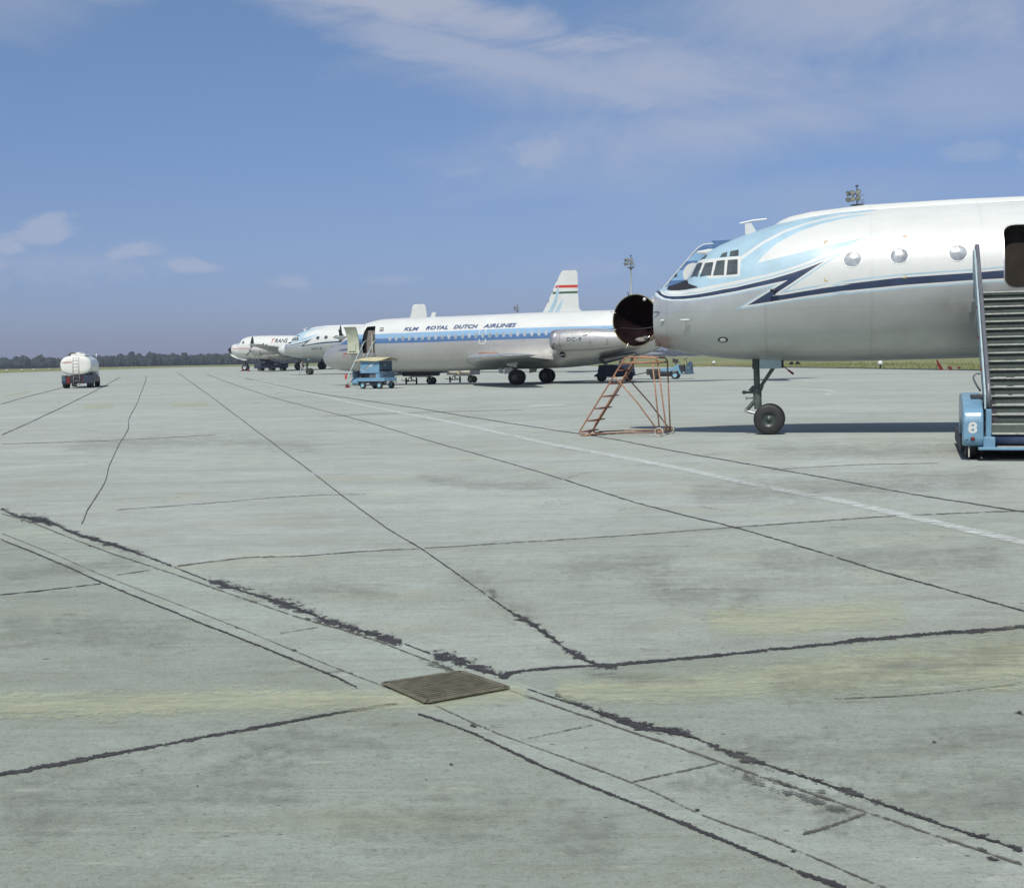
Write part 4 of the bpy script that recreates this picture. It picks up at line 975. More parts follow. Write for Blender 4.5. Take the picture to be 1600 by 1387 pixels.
# ================================================================ ground
def sheet(name, xs, ys, zo, mkey):
    vs = [(x, y, rise(x, y)+zo) for y in ys for x in xs]; n = len(xs)
    fs = [[j*n+i, j*n+i+1, (j+1)*n+i+1, (j+1)*n+i] for j in range(len(ys)-1) for i in range(n-1)]
    b = mb(mkey); b.smooth = True; b.addf(vs, fs); return b
def concrete(name, tint=(1, 1, 1)):
    m, nt, bs = nodes(name)
    tc = add(nt, 'ShaderNodeTexCoord').outputs['Object']
    T = lambda c: tuple(a*b*k_ for a, b, k_ in zip(c, tint, (1.085, 1.06, 1.04)))
    def layer(c, sc_, n, det, ro, lo, hi, k, col, rot=0):
        return mixc(nt, ramp(nt, nz(nt, mapping(nt, tc, sc_, rot), n, det, ro), [(lo, 0.0), (hi, k)]), c, T(col))
    big = nz(nt, mapping(nt, tc, (.045, .08, 1), R(12)), 1, 6, .65)
    c = ramp(nt, big, [(.3, T((.315, .372, .352))), (.5, T((.360, .415, .395))), (.7, T((.400, .448, .430)))])
    c = layer(c, (.11, .2, 1), 1, 8, .75, .40, .66, .62, (.245, .265, .232), R(10))
    c = layer(c, (.5, .9, 1), 1, 8, .78, .44, .68, .66, (.225, .245, .212), R(10))
    c = layer(c, (6, 8, 1), 1, 6, .8, .46, .68, .45, (.22, .24, .21))
    c = layer(c, (2.2, 3.5, 1), 1, 7, .75, .47, .70, .42, (.22, .248, .225), R(8))
    c = layer(c, (.30, 4.5, 1), 1, 7, .70, .52, .70, .48, (.190, .212, .190), R(9))
    c = layer(c, (.9, 15, 1), 1, 6, .72, .56, .72, .48, (.17, .18, .155), R(7))
    c = layer(c, (1.6, 9, 1), 1.3, 6, .7, .58, .74, .45, (.56, .59, .55), R(8))
    c = layer(c, (3.5, 40, 1), 1, 5, .75, .57, .72, .40, (.14, .145, .125), R(6))
    c = layer(c, (1, 1, 1), 26, 5, .8, .52, .68, .62, (.15, .155, .13))
    c = layer(c, (1, 1, 1), 75, 4, .85, .54, .68, .50, (.11, .115, .10))
    c = layer(c, (1, 1, 1), 60, 4, .85, .56, .70, .45, (.60, .62, .58))
    c = layer(c, (.35, .6, 1), 1.3, 5, .6, .57, .70, .22, (.40, .39, .27), R(20))
    for sc_, r0, r1, ns, n0 in ((1.7, .022, .045, .8, .5), (6, .045, .085, 2.3, .54), (15, .06, .11, 3.1, .53)):
        v = add(nt, 'ShaderNodeTexVoronoi'); v.inputs['Scale'].default_value = sc_; link(nt, mapping(nt, tc, (1, 1.5, 1)), v.inputs['Vector'])
        mm = add(nt, 'ShaderNodeMath', operation='MULTIPLY'); link(nt, ramp(nt, v.outputs['Distance'], [(r0, .85), (r1, 0.0)]), mm.inputs[0]); link(nt, ramp(nt, nz(nt, tc, ns, 2), [(n0, 0.0), (n0+.06, 1.0)]), mm.inputs[1])
        c = mixc(nt, mm.outputs[0], c, (.045, .045, .04))
    link(nt, c, bs.inputs['Base Color']); bs.inputs['Roughness'].default_value = .86
    bs.inputs['Specular IOR Level'].default_value = .25
    bump(nt, bs, nz(nt, tc, 38, 6, .8), .6, .014)
    return m
def film(name, col, core=.42, a1=.5, a2=.5, a3=.45, soft=.10, wear=None, strength=1.0, rough=.75, var=.35):
    """thin ragged film lying on the slabs: it thins out towards the band's edge (attribute lat) and breaks up with noise"""
    m, nt, bs = nodes(name); tc = add(nt, 'ShaderNodeTexCoord').outputs['Object']
    at = add(nt, 'ShaderNodeAttribute', attribute_name='lat')
    def M2(op, x, y):
        n = add(nt, 'ShaderNodeMath', operation=op)
        for i, v in enumerate((x, y)):
            if isinstance(v, (int, float)): n.inputs[i].default_value = v
            elif v is not None: link(nt, v, n.inputs[i])
        return n.outputs[0]
    f = M2('ABSOLUTE', at.outputs['Fac'], None)
    for sc_, k in ((2.2, a1), (11, a2), (55, a3)):
        f = M2('ADD', f, M2('MULTIPLY', M2('SUBTRACT', nz(nt, tc, sc_, 5, .7), .5), k*2))
    mr = add(nt, 'ShaderNodeMapRange'); mr.interpolation_type = 'SMOOTHSTEP'; link(nt, f, mr.inputs[0])
    mr.inputs[1].default_value = core+soft; mr.inputs[2].default_value = core-soft; mr.inputs[3].default_value = 0; mr.inputs[4].default_value = strength
    k = mr.outputs[0]
    if wear:
        w = nz(nt, mapping(nt, tc, (1.2, 5, 1), R(8)), wear[0], 8, .8)
        k = M2('MULTIPLY', k, ramp(nt, w, [(wear[1], 0.0), (wear[2], 1.0)]))
    k = M2('MINIMUM', k, M2('MULTIPLY', M2('SUBTRACT', 1.0, M2('ABSOLUTE', at.outputs['Fac'], None)), 12.0))
    c = ramp(nt, nz(nt, tc, 14, 5, .7), [(.3, tuple(x*(1-var) for x in col)), (.7, tuple(min(1, x*(1+var)) for x in col))])
    link(nt, c, bs.inputs['Base Color']); bs.inputs['Roughness'].default_value = rough
    link(nt, k, bs.inputs['Alpha']); return m
M['conc'] = concrete('apron_concrete')
M['conc_d'] = concrete('darker_apron_concrete', (.79, .81, .765))  # same mix with a darker tint, used on the nearest slabs
M['conc_m'] = concrete('middle_apron_concrete', (.91, .915, .885))
M['conc_c'] = concrete('drain_channel_concrete', (.90, .92, .885))
def mat_grass():
    m, nt, bs = nodes('mown_grass')
    tc = add(nt, 'ShaderNodeTexCoord').outputs['Object']
    a = nz(nt, mapping(nt, tc, (.05, .02, 1)), 1, 6, .65)
    c = ramp(nt, a, [(.32, (.13, .16, .07)), (.5, (.19, .21, .10)), (.68, (.27, .25, .14))])
    c = mixc(nt, ramp(nt, nz(nt, mapping(nt, tc, (.5, .35, 1)), 1, 7, .7), [(.45, 0.0), (.7, .55)]), c, (.07, .10, .035))
    c = mixc(nt, ramp(nt, nz(nt, tc, 6, 4, .8), [(.5, 0.0), (.7, .4)]), c, (.25, .23, .12))
    link(nt, c, bs.inputs['Base Color']); bs.inputs['Roughness'].default_value = .95; bs.inputs['Specular IOR Level'].default_value = .1
    return m
M['grass'] = mat_grass()
def worn(name, col, keep, base=(.29, .32, .30)):
    m, nt, bs = nodes(name); tc = add(nt, 'ShaderNodeTexCoord').outputs['Object']
    f = nz(nt, mapping(nt, tc, (3, 5, 1)), 2.4, 8, .75)
    c = mixc(nt, ramp(nt, f, [(keep, 0.0), (keep+.12, .92)]), base, col)
    g = nz(nt, tc, .5, 4, .6); c = mixc(nt, ramp(nt, g, [(.52, 0.0), (.66, .35)]), c, base)
    link(nt, c, bs.inputs['Base Color']); bs.inputs['Roughness'].default_value = .8; return m
M['wline'] = film('worn_white_line', (.58, .62, .60), .40, .15, .4, .5, .10, (3.0, .38, .56), .90, .7, .12)
M['fline'] = film('faint_white_line', (.50, .53, .52), .7, .2, .3, .2, .2, (2.0, .45, .62), .55, .8, .1)
M['yline'] = film('faint_yellow_mark', (.45, .48, .32), .60, .4, .7, .6, .30, (1.5, .28, .60), .56, .85, .12)
M['tar'] = film('joint_tar', (.032, .030, .032), .27, .22, .55, .65, .08)
M['tarp_'] = film('patchy_tar', (.036, .034, .037), .14, 1.2, 1.6, 1.4, .08)
M['seam'] = film('dirt_filled_seam', (.085, .08, .062), .28, .35, .7, .7, .14, None, .85)
M['stain'] = film('oil_stain', (.075, .075, .065), .30, 1.2, 1.8, 1.4, .15, (2.5, .36, .52), .85)
M['mark'] = film('scuff_rubber', (.13, .135, .12), .12, 1.0, 1.8, 1.6, .25, (4.0, .40, .60), .62)

def lin(a, b, n): return [a+(b-a)*i/n for i in range(n+1)]
gx = [-9000, -4000, -2000, -1000, -500]+lin(-300, 100, 80)+[200, 400, 900, 2000, 5000, 9000]
gy = [-3000, -800, -200]+lin(-60, 400, 92)+[450, 520, 620, 800, 1200, 2500, 6000, 12000]
struct(sheet('ground', gx, gy, -.04, 'grass').obj('ground'))

edge_r = [gnd(*p) for p in ((956, 573.2), (1057, 571.8), (1159, 573.2), (1229, 574.4), (1320, 575.6), (1430, 577.6), (1528, 579.2), (1600, 580.8))]
far = [gnd(*p) for p in ((0, 583), (90, 580), (180, 577.2), (300, 573.6), (440, 572.3), (560, 571.2))]
e1, e2 = edge_r[-2], edge_r[-1]; dd = (e2-e1).normalized()
out = [(-260, -70), (-260, far[0].y-60)]+[(p.x, p.y) for p in far]+[(far[-1].x+60, far[-1].y-20)]
out += [(edge_r[0].x-9, edge_r[0].y+60)]+[(p.x, p.y) for p in edge_r]+[(e2.x+dd.x*50, e2.y+dd.y*50), (e2.x+dd.x*50+25, -70)]
G = lambda L: [(lambda p: (p.x, p.y))(gnd(*q)) for q in L]
cB = lambda L: [(x/2, 740+y/2) for x, y in L]         # crops of the photograph at twice its size
cC = lambda L: [(800+x/2, 740+y/2) for x, y in L]
cD = lambda L: [(x/2, 580+y/2) for x, y in L]
cE = lambda L: [(800+x/2, 560+y/2) for x, y in L]
J1 = cB([(0, 108), (60, 135), (160, 152), (230, 185), (400, 238), (540, 290), (650, 335), (850, 395), (1050, 468), (1260, 530), (1350, 565), (1590, 640)])+cC([(130, 690), (240, 735), (380, 790), (550, 820), (700, 880), (980, 970), (1260, 1070), (1600, 1180)])
J2 = cB([(0, 125), (90, 150), (300, 232), (560, 320), (700, 370), (860, 425), (960, 458), (1140, 510), (1300, 570), (1440, 625), (1600, 680)])+cC([(260, 770), (530, 860), (700, 920), (1110, 1060), (1420, 1165), (1600, 1225)])
J3 = cB([(0, 185), (200, 265), (300, 310), (480, 380), (740, 480), (920, 555), (1100, 628), (1200, 665), (1350, 720), (1500, 790), (1600, 830)])+cC([(370, 965), (600, 1070), (820, 1150), (1150, 1290), (1300, 1350)])
J4 = cB([(0, 205), (150, 265), (330, 345), (560, 440), (750, 515), (1000, 615), (1120, 670)])
J4b = cB([(1300, 750), (1450, 800), (1600, 870)])+cC([(130, 930), (500, 1080), (800, 1205), (1000, 1285), (1120, 1330), (1300, 1400)])
J5 = cB([(-60, 955), (0, 942), (160, 912), (440, 860), (800, 795), (1100, 740), (1245, 717)])
J6 = cC([(-20, 632), (0, 622), (130, 607), (300, 598), (520, 580), (900, 542), (1230, 508), (1480, 490), (1600, 478), (1900, 450)])
J7 = [(268, 576), (282, 585), (305, 602), (330, 620), (410, 680), (490, 740), (545, 782), (600, 822), (660, 859), (715, 897), (760, 930), (800, 957), (830, 975), (865, 1000), (890, 1018), (915, 1032), (940, 1040), (965, 1040)]
J8 = [(127, 821), (137, 797), (150, 777), (165, 750), (172, 725), (186, 695), (200, 670), (202, 655), (212, 634), (220, 615), (226, 598), (229, 587)]
J9 = [(320, 584), (430, 622), (565, 657), (665, 687), (800, 725), (880, 749), (1000, 787), (1110, 815), (1170, 830), (1305, 870), (1360, 888), (1410, 902), (1460, 916), (1600, 955), (1760, 1000), (2000, 1069)]
J10 = [(380, 590), (475, 611), (640, 636), (800, 662), (940, 683), (1055, 705), (1225, 735), (1320, 752), (1425, 772), (1600, 800), (1760, 829), (2100, 890)]
J11 = [(-20, 932), (90, 920), (160, 912)]
J11b = [(275, 885), (380, 872), (470, 869), (560, 862), (662, 857)]
J11c = [(662, 857), (800, 848), (960, 838), (1080, 829), (1300, 813), (1420, 805), (1600, 798), (2000, 778)]
J12 = [(0, 681), (75, 647), (110, 630), (150, 610), (190, 588)]
J13 = [(0, 632), (50, 618), (100, 605), (150, 592)]
WL = [(392, 594), (475, 613), (600, 640), (700, 659), (800, 681), (870, 696), (940, 709), (1050, 730), (1200, 762), (1310, 783), (1440, 812), (1600, 848), (1720, 874), (1950, 924), (2300, 1000)]
yell = [[(-30, 1080), (0, 1078), (300, 1074), (560, 1072), (580, 1079), (622, 1112), (480, 1118), (250, 1122), (0, 1131), (-30, 1132)],
        [(560, 1072), (600, 1071), (640, 1092), (667, 1101), (793, 1078), (800, 1062), (860, 1085), (905, 1100), (700, 1112), (622, 1112)],
        [(862, 1062), (960, 1056), (1100, 1050), (1240, 1040), (1300, 1006), (1600, 984), (1640, 982), (1640, 1080), (1560, 1086), (1300, 1092), (1080, 1100), (1000, 1100), (905, 1100)],
        [(1108, 956), (1200, 946), (1340, 931), (1385, 940), (1400, 960), (1420, 992), (1240, 1008), (1200, 998)]]
def strip_poly(L, off_px=0):
    return L
chan = G(J1)+G(J4+J4b)[::-1]
px_ = []
def grid_in():
    xs = lin(-260, 60, 64); ys = lin(-70, 60, 26)+lin(65, 230, 33)+lin(240, 420, 18)
    return [(x, y) for x in xs for y in ys]
ap = resample(out, 12)
pts = [p for p in grid_in() if inpoly(p[0], p[1], ap)]
ypolys = [resample(G(p), .5) for p in yell]; cpoly = resample(chan, 1.5)
gj4 = G(J4+J4b); darkA = [(-60, gj4[0][1]+2)]+gj4+[(gj4[-1][0]+1, -60), (-60, -60)]
gj1 = G(J1[11:]); gj6 = G(J6); darkB = gj1[::-1]+gj6+[(gj6[-1][0], gj1[-1][1])]
darkA = resample(darkA, 2); darkB = resample(darkB, 1)
midC = resample(G(J11b+J11c)+[(60, gj6[-1][1])]+[(60, gj1[-1][1])]+gj1[::-1]+G(J1[5:12])[::-1], 2)
vs, fs = cdt(pts, [ap, cpoly, darkA, darkB, midC])
b = MB(); b.m('conc').m('conc_c').m('conc'); b.smooth = True
base = len(b.v); b.v = [Vector((v.x, v.y, rise(v.x, v.y))) for v in vs]
gr = G([(600, 1071), (720, 1053), (793, 1078), (667, 1101)])
for f in fs:
    cx = sum(vs[i].x for i in f)/3; cy = sum(vs[i].y for i in f)/3
    if not inpoly(cx, cy, ap): continue
    k = 'conc'
    if inpoly(cx, cy, cpoly): k = 'conc_c'
    if inpoly(cx, cy, midC): k = 'conc_m'
    if inpoly(cx, cy, darkA) or inpoly(cx, cy, darkB): k = 'conc_d'
    b.m(k); b.f.append(list(f)); b.mi.append(b.cur); b.sm.append(True)
struct(b.obj('apron'))
rn = random.Random(3)
class Film:
    def __init__(s, key): s.key = key; s.v = []; s.f = []; s.l = []
    def obj(s, name):
        me = bpy.data.meshes.new(name); me.from_pydata(s.v, [], s.f); me.materials.append(M[s.key])
        at = me.attributes.new('lat', 'FLOAT', 'POINT'); at.data.foreach_set('value', s.l)
        o = bpy.data.objects.new(name, me); COL.objects.link(o); o.visible_shadow = False if False else True; return o
ZN = [0]
def ribbon(b, L, w0, w1=None, z=.004, jit=.3, step=7, wob=.5, gap=0.0, wide=2.3):
    """draped band following a line of photo pixels; widths in pixels"""
    w1 = w0 if w1 is None else w1; P = resample(spl(L, 5), step, False); n = len(P); ph = rn.random()*50; ZN[0] += 1; z = .004+.00003*ZN[0]; base = len(b.v); fd = {'grime': 4, 'yline': 2}.get(b.key, 0)
    for i, (x, y) in enumerate(P):
        a = P[max(0, i-1)]; c = P[min(n-1, i+1)]; dx, dy = c[0]-a[0], c[1]-a[1]; l = math.hypot(dx, dy) or 1
        o = (noise.noise(Vector((i*.42+ph, 9, 0)))+noise.noise(Vector((i*.10+ph, 2, 0))))*wob
        w = max(.25, (w0+(w1-w0)*i/(n-1))*.5)*wide*(1+.4*jit*noise.noise(Vector((i*.15+ph, 3, 4)))); e = 1 if 0 < i < n-1 else 0
        for s in (-1, 0, 1):
            p = gnd(x-dy/l*(w*s+o), y+dx/l*(w*s+o)); b.v.append((p.x, p.y, rise(p.x, p.y)+z)); b.l.append(max(abs(s), 1-min(i, n-1-i)/fd) if fd else (abs(s) if e else max(.55, abs(s))))
    for i in range(n-1):
        for k in (0, 1): j = base+3*i+k; b.f.append([j, j+1, j+4, j+3])
def blot(b, x, y, rx, ry, z=.006, ang=0, n=16):
    base = len(b.v); ZN[0] += 1; z = .004+.00003*ZN[0]
    for k, r_ in ((0, 0), (1, 1.9)):
        for i in range(n if k else 1):
            a = 2*PI*i/n; dx, dy = rx*r_*math.cos(a), ry*r_*math.sin(a); p = gnd(x+dx*math.cos(ang)-dy*math.sin(ang), y+dx*math.sin(ang)+dy*math.cos(ang))
            b.v.append((p.x, p.y, rise(p.x, p.y)+z)); b.l.append(0 if k == 0 else 1)
    b.f += [[base, base+1+i, base+1+(i+1) % n] for i in range(n)]
b = Film('tar')
ribbon(b, J1[:3], 2, 4, .006, .7); ribbon(b, J1[1:3], 6, 8, .008, 1.2, 4, 2, .25); ribbon(b, J1[2:6], 3.5, 3, .006, .9, 4, 1); ribbon(b, J1[3:5], 5, 5, .008, 1.2, 3, 3, .1); ribbon(b, J1[5:7], 2, 3, .006)
ribbon(b, J1[6:9], 4, 5, .006, .6, 7, 1); ribbon(b, J1[8:10], 4, 5, .006, .6, 7, 1);ribbon(b, J1[9:11], 2, 3, .006, .9, 7, 1); ribbon(b, J1[10:12], 6, 4, .006, .7, 7, 1.5)
ribbon(b, cC([(40, 670), (130, 700), (240, 735)]), 2, 5, .008, .9); ribbon(b, J1[13:], 4.5, 6, .006, .35, 7, .8)
ribbon(b, cC([(240, 735), (330, 765), (480, 800), (555, 818)]), 4, 4, .010, 1.3, 4, 3, .15)
ribbon(b, J4, 2.6, 4, .006, .3, 5, .6); ribbon(b, J4b, 4, 9, .006, .4, 5, .9); ribbon(b, cC([(950, 1262), (1000, 1280), (1050, 1295)]), 9, 7, .008, .9, 4, 2)
ribbon(b, J5[::-1], 4, 9, .006, .25, 7, .8); ribbon(b, J6, 5, 7.5, .006, .3, 5, .8); ribbon(b, cC([(1000, 528), (1230, 506), (1480, 492)]), 4, 6, .008, .9, 4, 2.5, .1)
ribbon(b, J7[:6], .8, 1.7, .006, .3, 5, .5); ribbon(b, J7[5:11], 1.7, 2.6, .006, .5, 5, .8); ribbon(b, J7[10:], 3.5, 6, .006, .5, 4, 1)
ribbon(b, cC([(0, 437), (60, 470), (135, 520)]), 6, 6, .008, .7, 4, 1.5)
ribbon(b, J8, 2.2, 1.0, .006, .5, 4, 1.0)
ribbon(b, J9[:6], .7, 1.4, .006, .3, 6, .5); ribbon(b, J9[5:10], 1.8, 2.2, .006, .5, 5, .8); ribbon(b, J9[9:], 2.6, 2.8, .006, .5, 5, .8)
ribbon(b, J10, .9, 2.4, .006, .4, 6, .6); ribbon(b, J11, 1.6, 1.8, .006, .5, 5, .6); 
ribbon(b, J12, 1.8, 1.0, .006, .4); ribbon(b, J13, 1.2, .8, .006, .4)
ribbon(b, [(790, 1058), (800, 1052), (815, 1048)], 5, 6, .008)
for q in ((480, 967, 9, 3), (461, 1017, 9, 3), (38, 808, 12, 3), (76, 818, 12, 5), (665, 1218, 7, 2.4), (740, 1135, 7, 2.5), (757, 1137, 4, 2.5), (425, 1003, 4, 1.6), (370, 981, 4, 1.5), (550, 1053, 4, 1.5),
          (1090, 1267, 8, 3), (1240, 1331, 9, 4), (1536, 1330, 16, 6), (1552, 1343, 22, 5), (1067, 1170, 6, 2.5), (1460, 1160, 5, 2), (200, 858, 7, 2), (140, 853, 4, 1.5), (570, 996, 6, 1.6), (222, 1204, 5, 1.5), (705, 1195, 3, 1.2), (585, 1196, 3, 1.2), (308, 1228, 3, 1.2), (1595, 1115, 14, 6)):
    blot(b, q[0], q[1], q[2], q[3], .010, .25)
struct(b.obj('joint_sealant'))
b = Film('tarp_')
ribbon(b, J1[:6], 6, 6, .008, .6, 7, 1); ribbon(b, J1[1:3], 11, 12, .009); ribbon(b, J1[6:10], 11, 12, .009); ribbon(b, J1[10:12], 17, 10, .009); ribbon(b, cC([(130, 690), (240, 735), (400, 785), (560, 820)]), 9, 8, .009); ribbon(b, J1[14:], 8, 10, .009)
ribbon(b, J6[8:], 8, 8, .008); ribbon(b, J7[11:], 8, 9, .008)
struct(b.obj('tar_smears'))
b = Film('seam')
ribbon(b, J11b, 2.2, 1.4, .005, .9, 5, .6); ribbon(b, J11c, 1.2, 2.0, .005, .9, 5, .6)
ribbon(b, J2[:10], 1.6, 2.2, .005, .5, 6, .6); ribbon(b, J2[9:], 2.4, 4.5, .005, .4, 6, .7); ribbon(b, J3[:9], .9, 1.4, .005, .5, 6, .5, .2); ribbon(b, J3[8:], 1.6, 3.2, .005, .4, 6, .6)
for L, w in ((cC([(20, 835), (260, 785)]), 1.6), (cC([(375, 965), (650, 905)]), 2.6), (cC([(900, 1132), (980, 1108), (1110, 1062)]), 5), (cB([(360, 318), (470, 302)]), 1.2), (cB([(870, 500), (1000, 480)]), 1), (cB([(1010, 625), (1080, 615)]), 1), (cC([(1000, 705), (1300, 690), (1600, 655)]), 1.6),
             (cC([(820, 1143), (830, 1155)]), 2), (cC([(690, 935), (700, 920)]), 2)):
    ribbon(b, L, w, w, .005, .5)
ribbon(b, [(0, 694), (180, 688), (340, 679)], .7, .7, .005, .6, 8, .5, .0); ribbon(b, [(180, 797), (330, 786), (450, 776), (575, 772)], .8, .8, .005, .6, 7, .6)
ribbon(b, [(500, 651), (640, 645), (820, 640)], .6, .6, .005, .6, 8, .5, .0); ribbon(b, [(1200, 735), (1320, 727), (1470, 724)], .8, .8, .005, .6, 8, .5)
struct(b.obj('pavement_seams'))
b = Film('wline'); ribbon(b, WL[:5], 1.6, 4.0, .009, .15, 8, .2); ribbon(b, WL[4:9], 4.0, 6.5, .009, .2, 8, .4); ribbon(b, WL[8:], 6.5, 13, .009, .22, 8, .5)
ribbon(b, [(826, 635), (885, 632.5)], 3.2, 2.2, .009, .3, 6, .3); ribbon(b, [(1190, 607.6), (1250, 608), (1285, 609.5), (1301, 612.5), (1300, 615.5), (1288, 616.6)], 1.0, 3.2, .009, .2, 5, .1)
struct(b.obj('painted_line'))
b = Film('fline'); ribbon(b, [(-20, 662), (150, 659), (330, 655), (520, 648)], 3.2, 2.4, .009, .4, 8, .4); ribbon(b, [(-10, 671), (60, 672), (130, 671)], 2, 2, .009, .4, 8, .4)
struct(b.obj('faded_line'))
b = Film('yline'); ribbon(b, [(130, 637), (180, 634)], 4, 4, .009); ribbon(b, [(264, 633), (330, 630.5)], 4, 4, .009); ribbon(b, [(0, 620), (50, 611)], 2, 2, .009)
ribbon(b, [(-40, 1105), (150, 1102), (400, 1096), (590, 1094), (700, 1092), (830, 1082)], 50, 36, .012, .2, 12, 0, 0, 1.25)
ribbon(b, [(862, 1080), (1000, 1079), (1150, 1070), (1300, 1054), (1450, 1043), (1640, 1035)], 34, 100, .012, .2, 12, 0, 0, 1.25)
ribbon(b, [(1100, 972), (1200, 972), (1300, 966), (1420, 960)], 50, 56, .012, .2, 12, 0, 0, 1.25)
struct(b.obj('faded_yellow_mark'))
# scuffs and stains (each a thin film on the slabs)
b = Film('mark')
for q in [((885, 748), (925, 737), 3), ((60, 645), (112, 643), 2), ((428, 615), (452, 614.5), 2), ((395, 631), (406, 630.5), 1.5), ((1035, 921), (1170, 921), 3), ((1380, 912), (1455, 912), 3), ((1500, 917), (1553, 915), 4), ((860, 698), (955, 712), 1.5), ((1060, 855), (1130, 851), 1.5), ((965, 800), (980, 795), 3), ((1090, 790), (1135, 800), 2.5),
          ((720, 720), (745, 719), 2), ((75, 926), (120, 925), 3), ((905, 1057), (975, 1052), 3), ((1000, 1015), (1060, 1020), 3), ((1390, 965), (1410, 972), 2), ((1295, 823), (1380, 830), 3), ((1465, 838), (1530, 842), 2), ((1525, 858), (1560, 858), 3), ((1410, 833), (1430, 838), 2), ((850, 786), (935, 780), 1.6), ((1165, 808), (1170, 809), 3), ((940, 907), (985, 905), 2),
          ((1515, 1260), (1597, 1255), 4), ((1420, 1272), (1500, 1270), 3), ((1085, 970), (1160, 965), 2), ((1305, 1105), (1340, 1108), 2), ((520, 798), (568, 798), 1.5)]:
    (xa, ya), (xb, yb), w = q; ribbon(b, [(xa, ya), ((xa+xb)/2, (ya+yb)/2-.6), (xb, yb)], w*.8, w*.3, .0075, 1.2, 4, 1.0)
for i in range(210):
    x = rn.uniform(0, 1600); y = 600+rn.random()**1.6*760; s = (y-570)/800
    ribbon(b, [(x, y), (x+rn.uniform(12, 46)*(.5+s), y+rn.uniform(-4, .5)*(.3+s))], .5+s*1.2, .25, .007, 1.0, 4, .8)
struct(b.obj('scuff_marks'))
b = Film('stain'); blot(b, 770, 930, 9, 5, .006, .5); ribbon(b, cC([(720, 950), (800, 985), (900, 1015), (1000, 1045), (1060, 1065)]), 9, 4, .011, 1.3, 4, 4, .0); ribbon(b, cC([(760, 950), (900, 990), (980, 1005)]), 5, 3, .0115, 1.4, 4, 4, -.02)
blot(b, 690, 1043, 26, 3, .0062, .3)
struct(b.obj('oil_stains'))
M['grime'] = film('old_grime', (.15, .155, .13), .30, 1.2, 1.4, 1.0, .42, (2.2, .36, .62), .34, .9, .2)
b = Film('grime')
for L, w in (([(690, 885), (760, 925), (850, 975)], 44), ([(860, 905), (960, 885), (1080, 872)], 46), ([(980, 905), (1100, 935), (1220, 925)], 50), ([(1150, 885), (1350, 880), (1600, 872)], 56), ([(1050, 770), (1300, 765), (1600, 745)], 44), ([(1150, 700), (1350, 705), (1600, 700)], 26),
             ([(880, 1045), (980, 1060), (1120, 1066)], 26), ([(1180, 1075), (1400, 1050), (1640, 1010)], 60), ([(1050, 1200), (1300, 1180), (1640, 1150)], 90), ([(1250, 1290), (1420, 1270), (1640, 1250)], 90), ([(-30, 990), (140, 985), (330, 1010)], 60), ([(-30, 900), (100, 890), (260, 870)], 30), ([(-30, 1270), (200, 1250), (500, 1240)], 110),
             ([(500, 1300), (800, 1290), (1000, 1330)], 100), ([(1030, 1240), (1150, 1225), (1260, 1280)], 50), ([(640, 745), (760, 760), (900, 755)], 20), ([(80, 700), (300, 690), (520, 700)], 22), ([(350, 935), (500, 920), (640, 930)], 34), ([(200, 1180), (420, 1160), (640, 1170)], 50)):
    ribbon(b, L, w, w, .0055, .6, 14, 3, 0, 1.5)
struct(b.obj('grime_patches'))
# low dark strip along the pavement edge, beside the grass
b = mb('dark'); E = [Vector((p.x, p.y, 0)) for p in edge_r]+[Vector((e2.x+dd.x*40, e2.y+dd.y*40, 0))]
for i in range(len(E)-1):
    a, c = E[i], E[i+1]; n_ = Vector((-(c-a).y, (c-a).x, 0)).normalized()
    b.addf([a+Vector((0, 0, .03)), c+Vector((0, 0, .03)), c+n_*1.6+Vector((0, 0, .05)), a+n_*1.6+Vector((0, 0, .05)), a-n_*.02, c-n_*.02], [[0, 1, 2, 3], [4, 5, 1, 0]])
struct(b.obj('pavement_edge'))
# grass tufts on the verge
b = mb('grass'); r2 = random.Random(5)
for i in range(5200):
    t = r2.random()**1.2*5.9; k = min(int(t), 5); a, c = E[k], E[k+1]; p = a.lerp(c, t-k); n_ = Vector((-(c-a).y, (c-a).x, 0)).normalized()
    if n_.x < 0: n_ = -n_
    p = p+n_*(1.7+r2.random()**1.8*26); h = r2.uniform(.10, .34); w = r2.uniform(.05, .16); an = r2.random()*PI; dx = Vector((math.cos(an), math.sin(an), 0))*w
    z0 = Vector((0, 0, -.06)); b.addf([p-dx+z0, p+dx+z0, p+dx*.3+Vector((r2.uniform(-.06, .06), 0, h)), p-dx*1.2+Vector((0, .05, h*.8))], [[0, 1, 2], [0, 2, 3]])
o = b.obj('grass_tufts'); tag(o, 'rough grass growing on the verge beyond the pavement edge', 'grass'); o['kind'] = 'stuff'
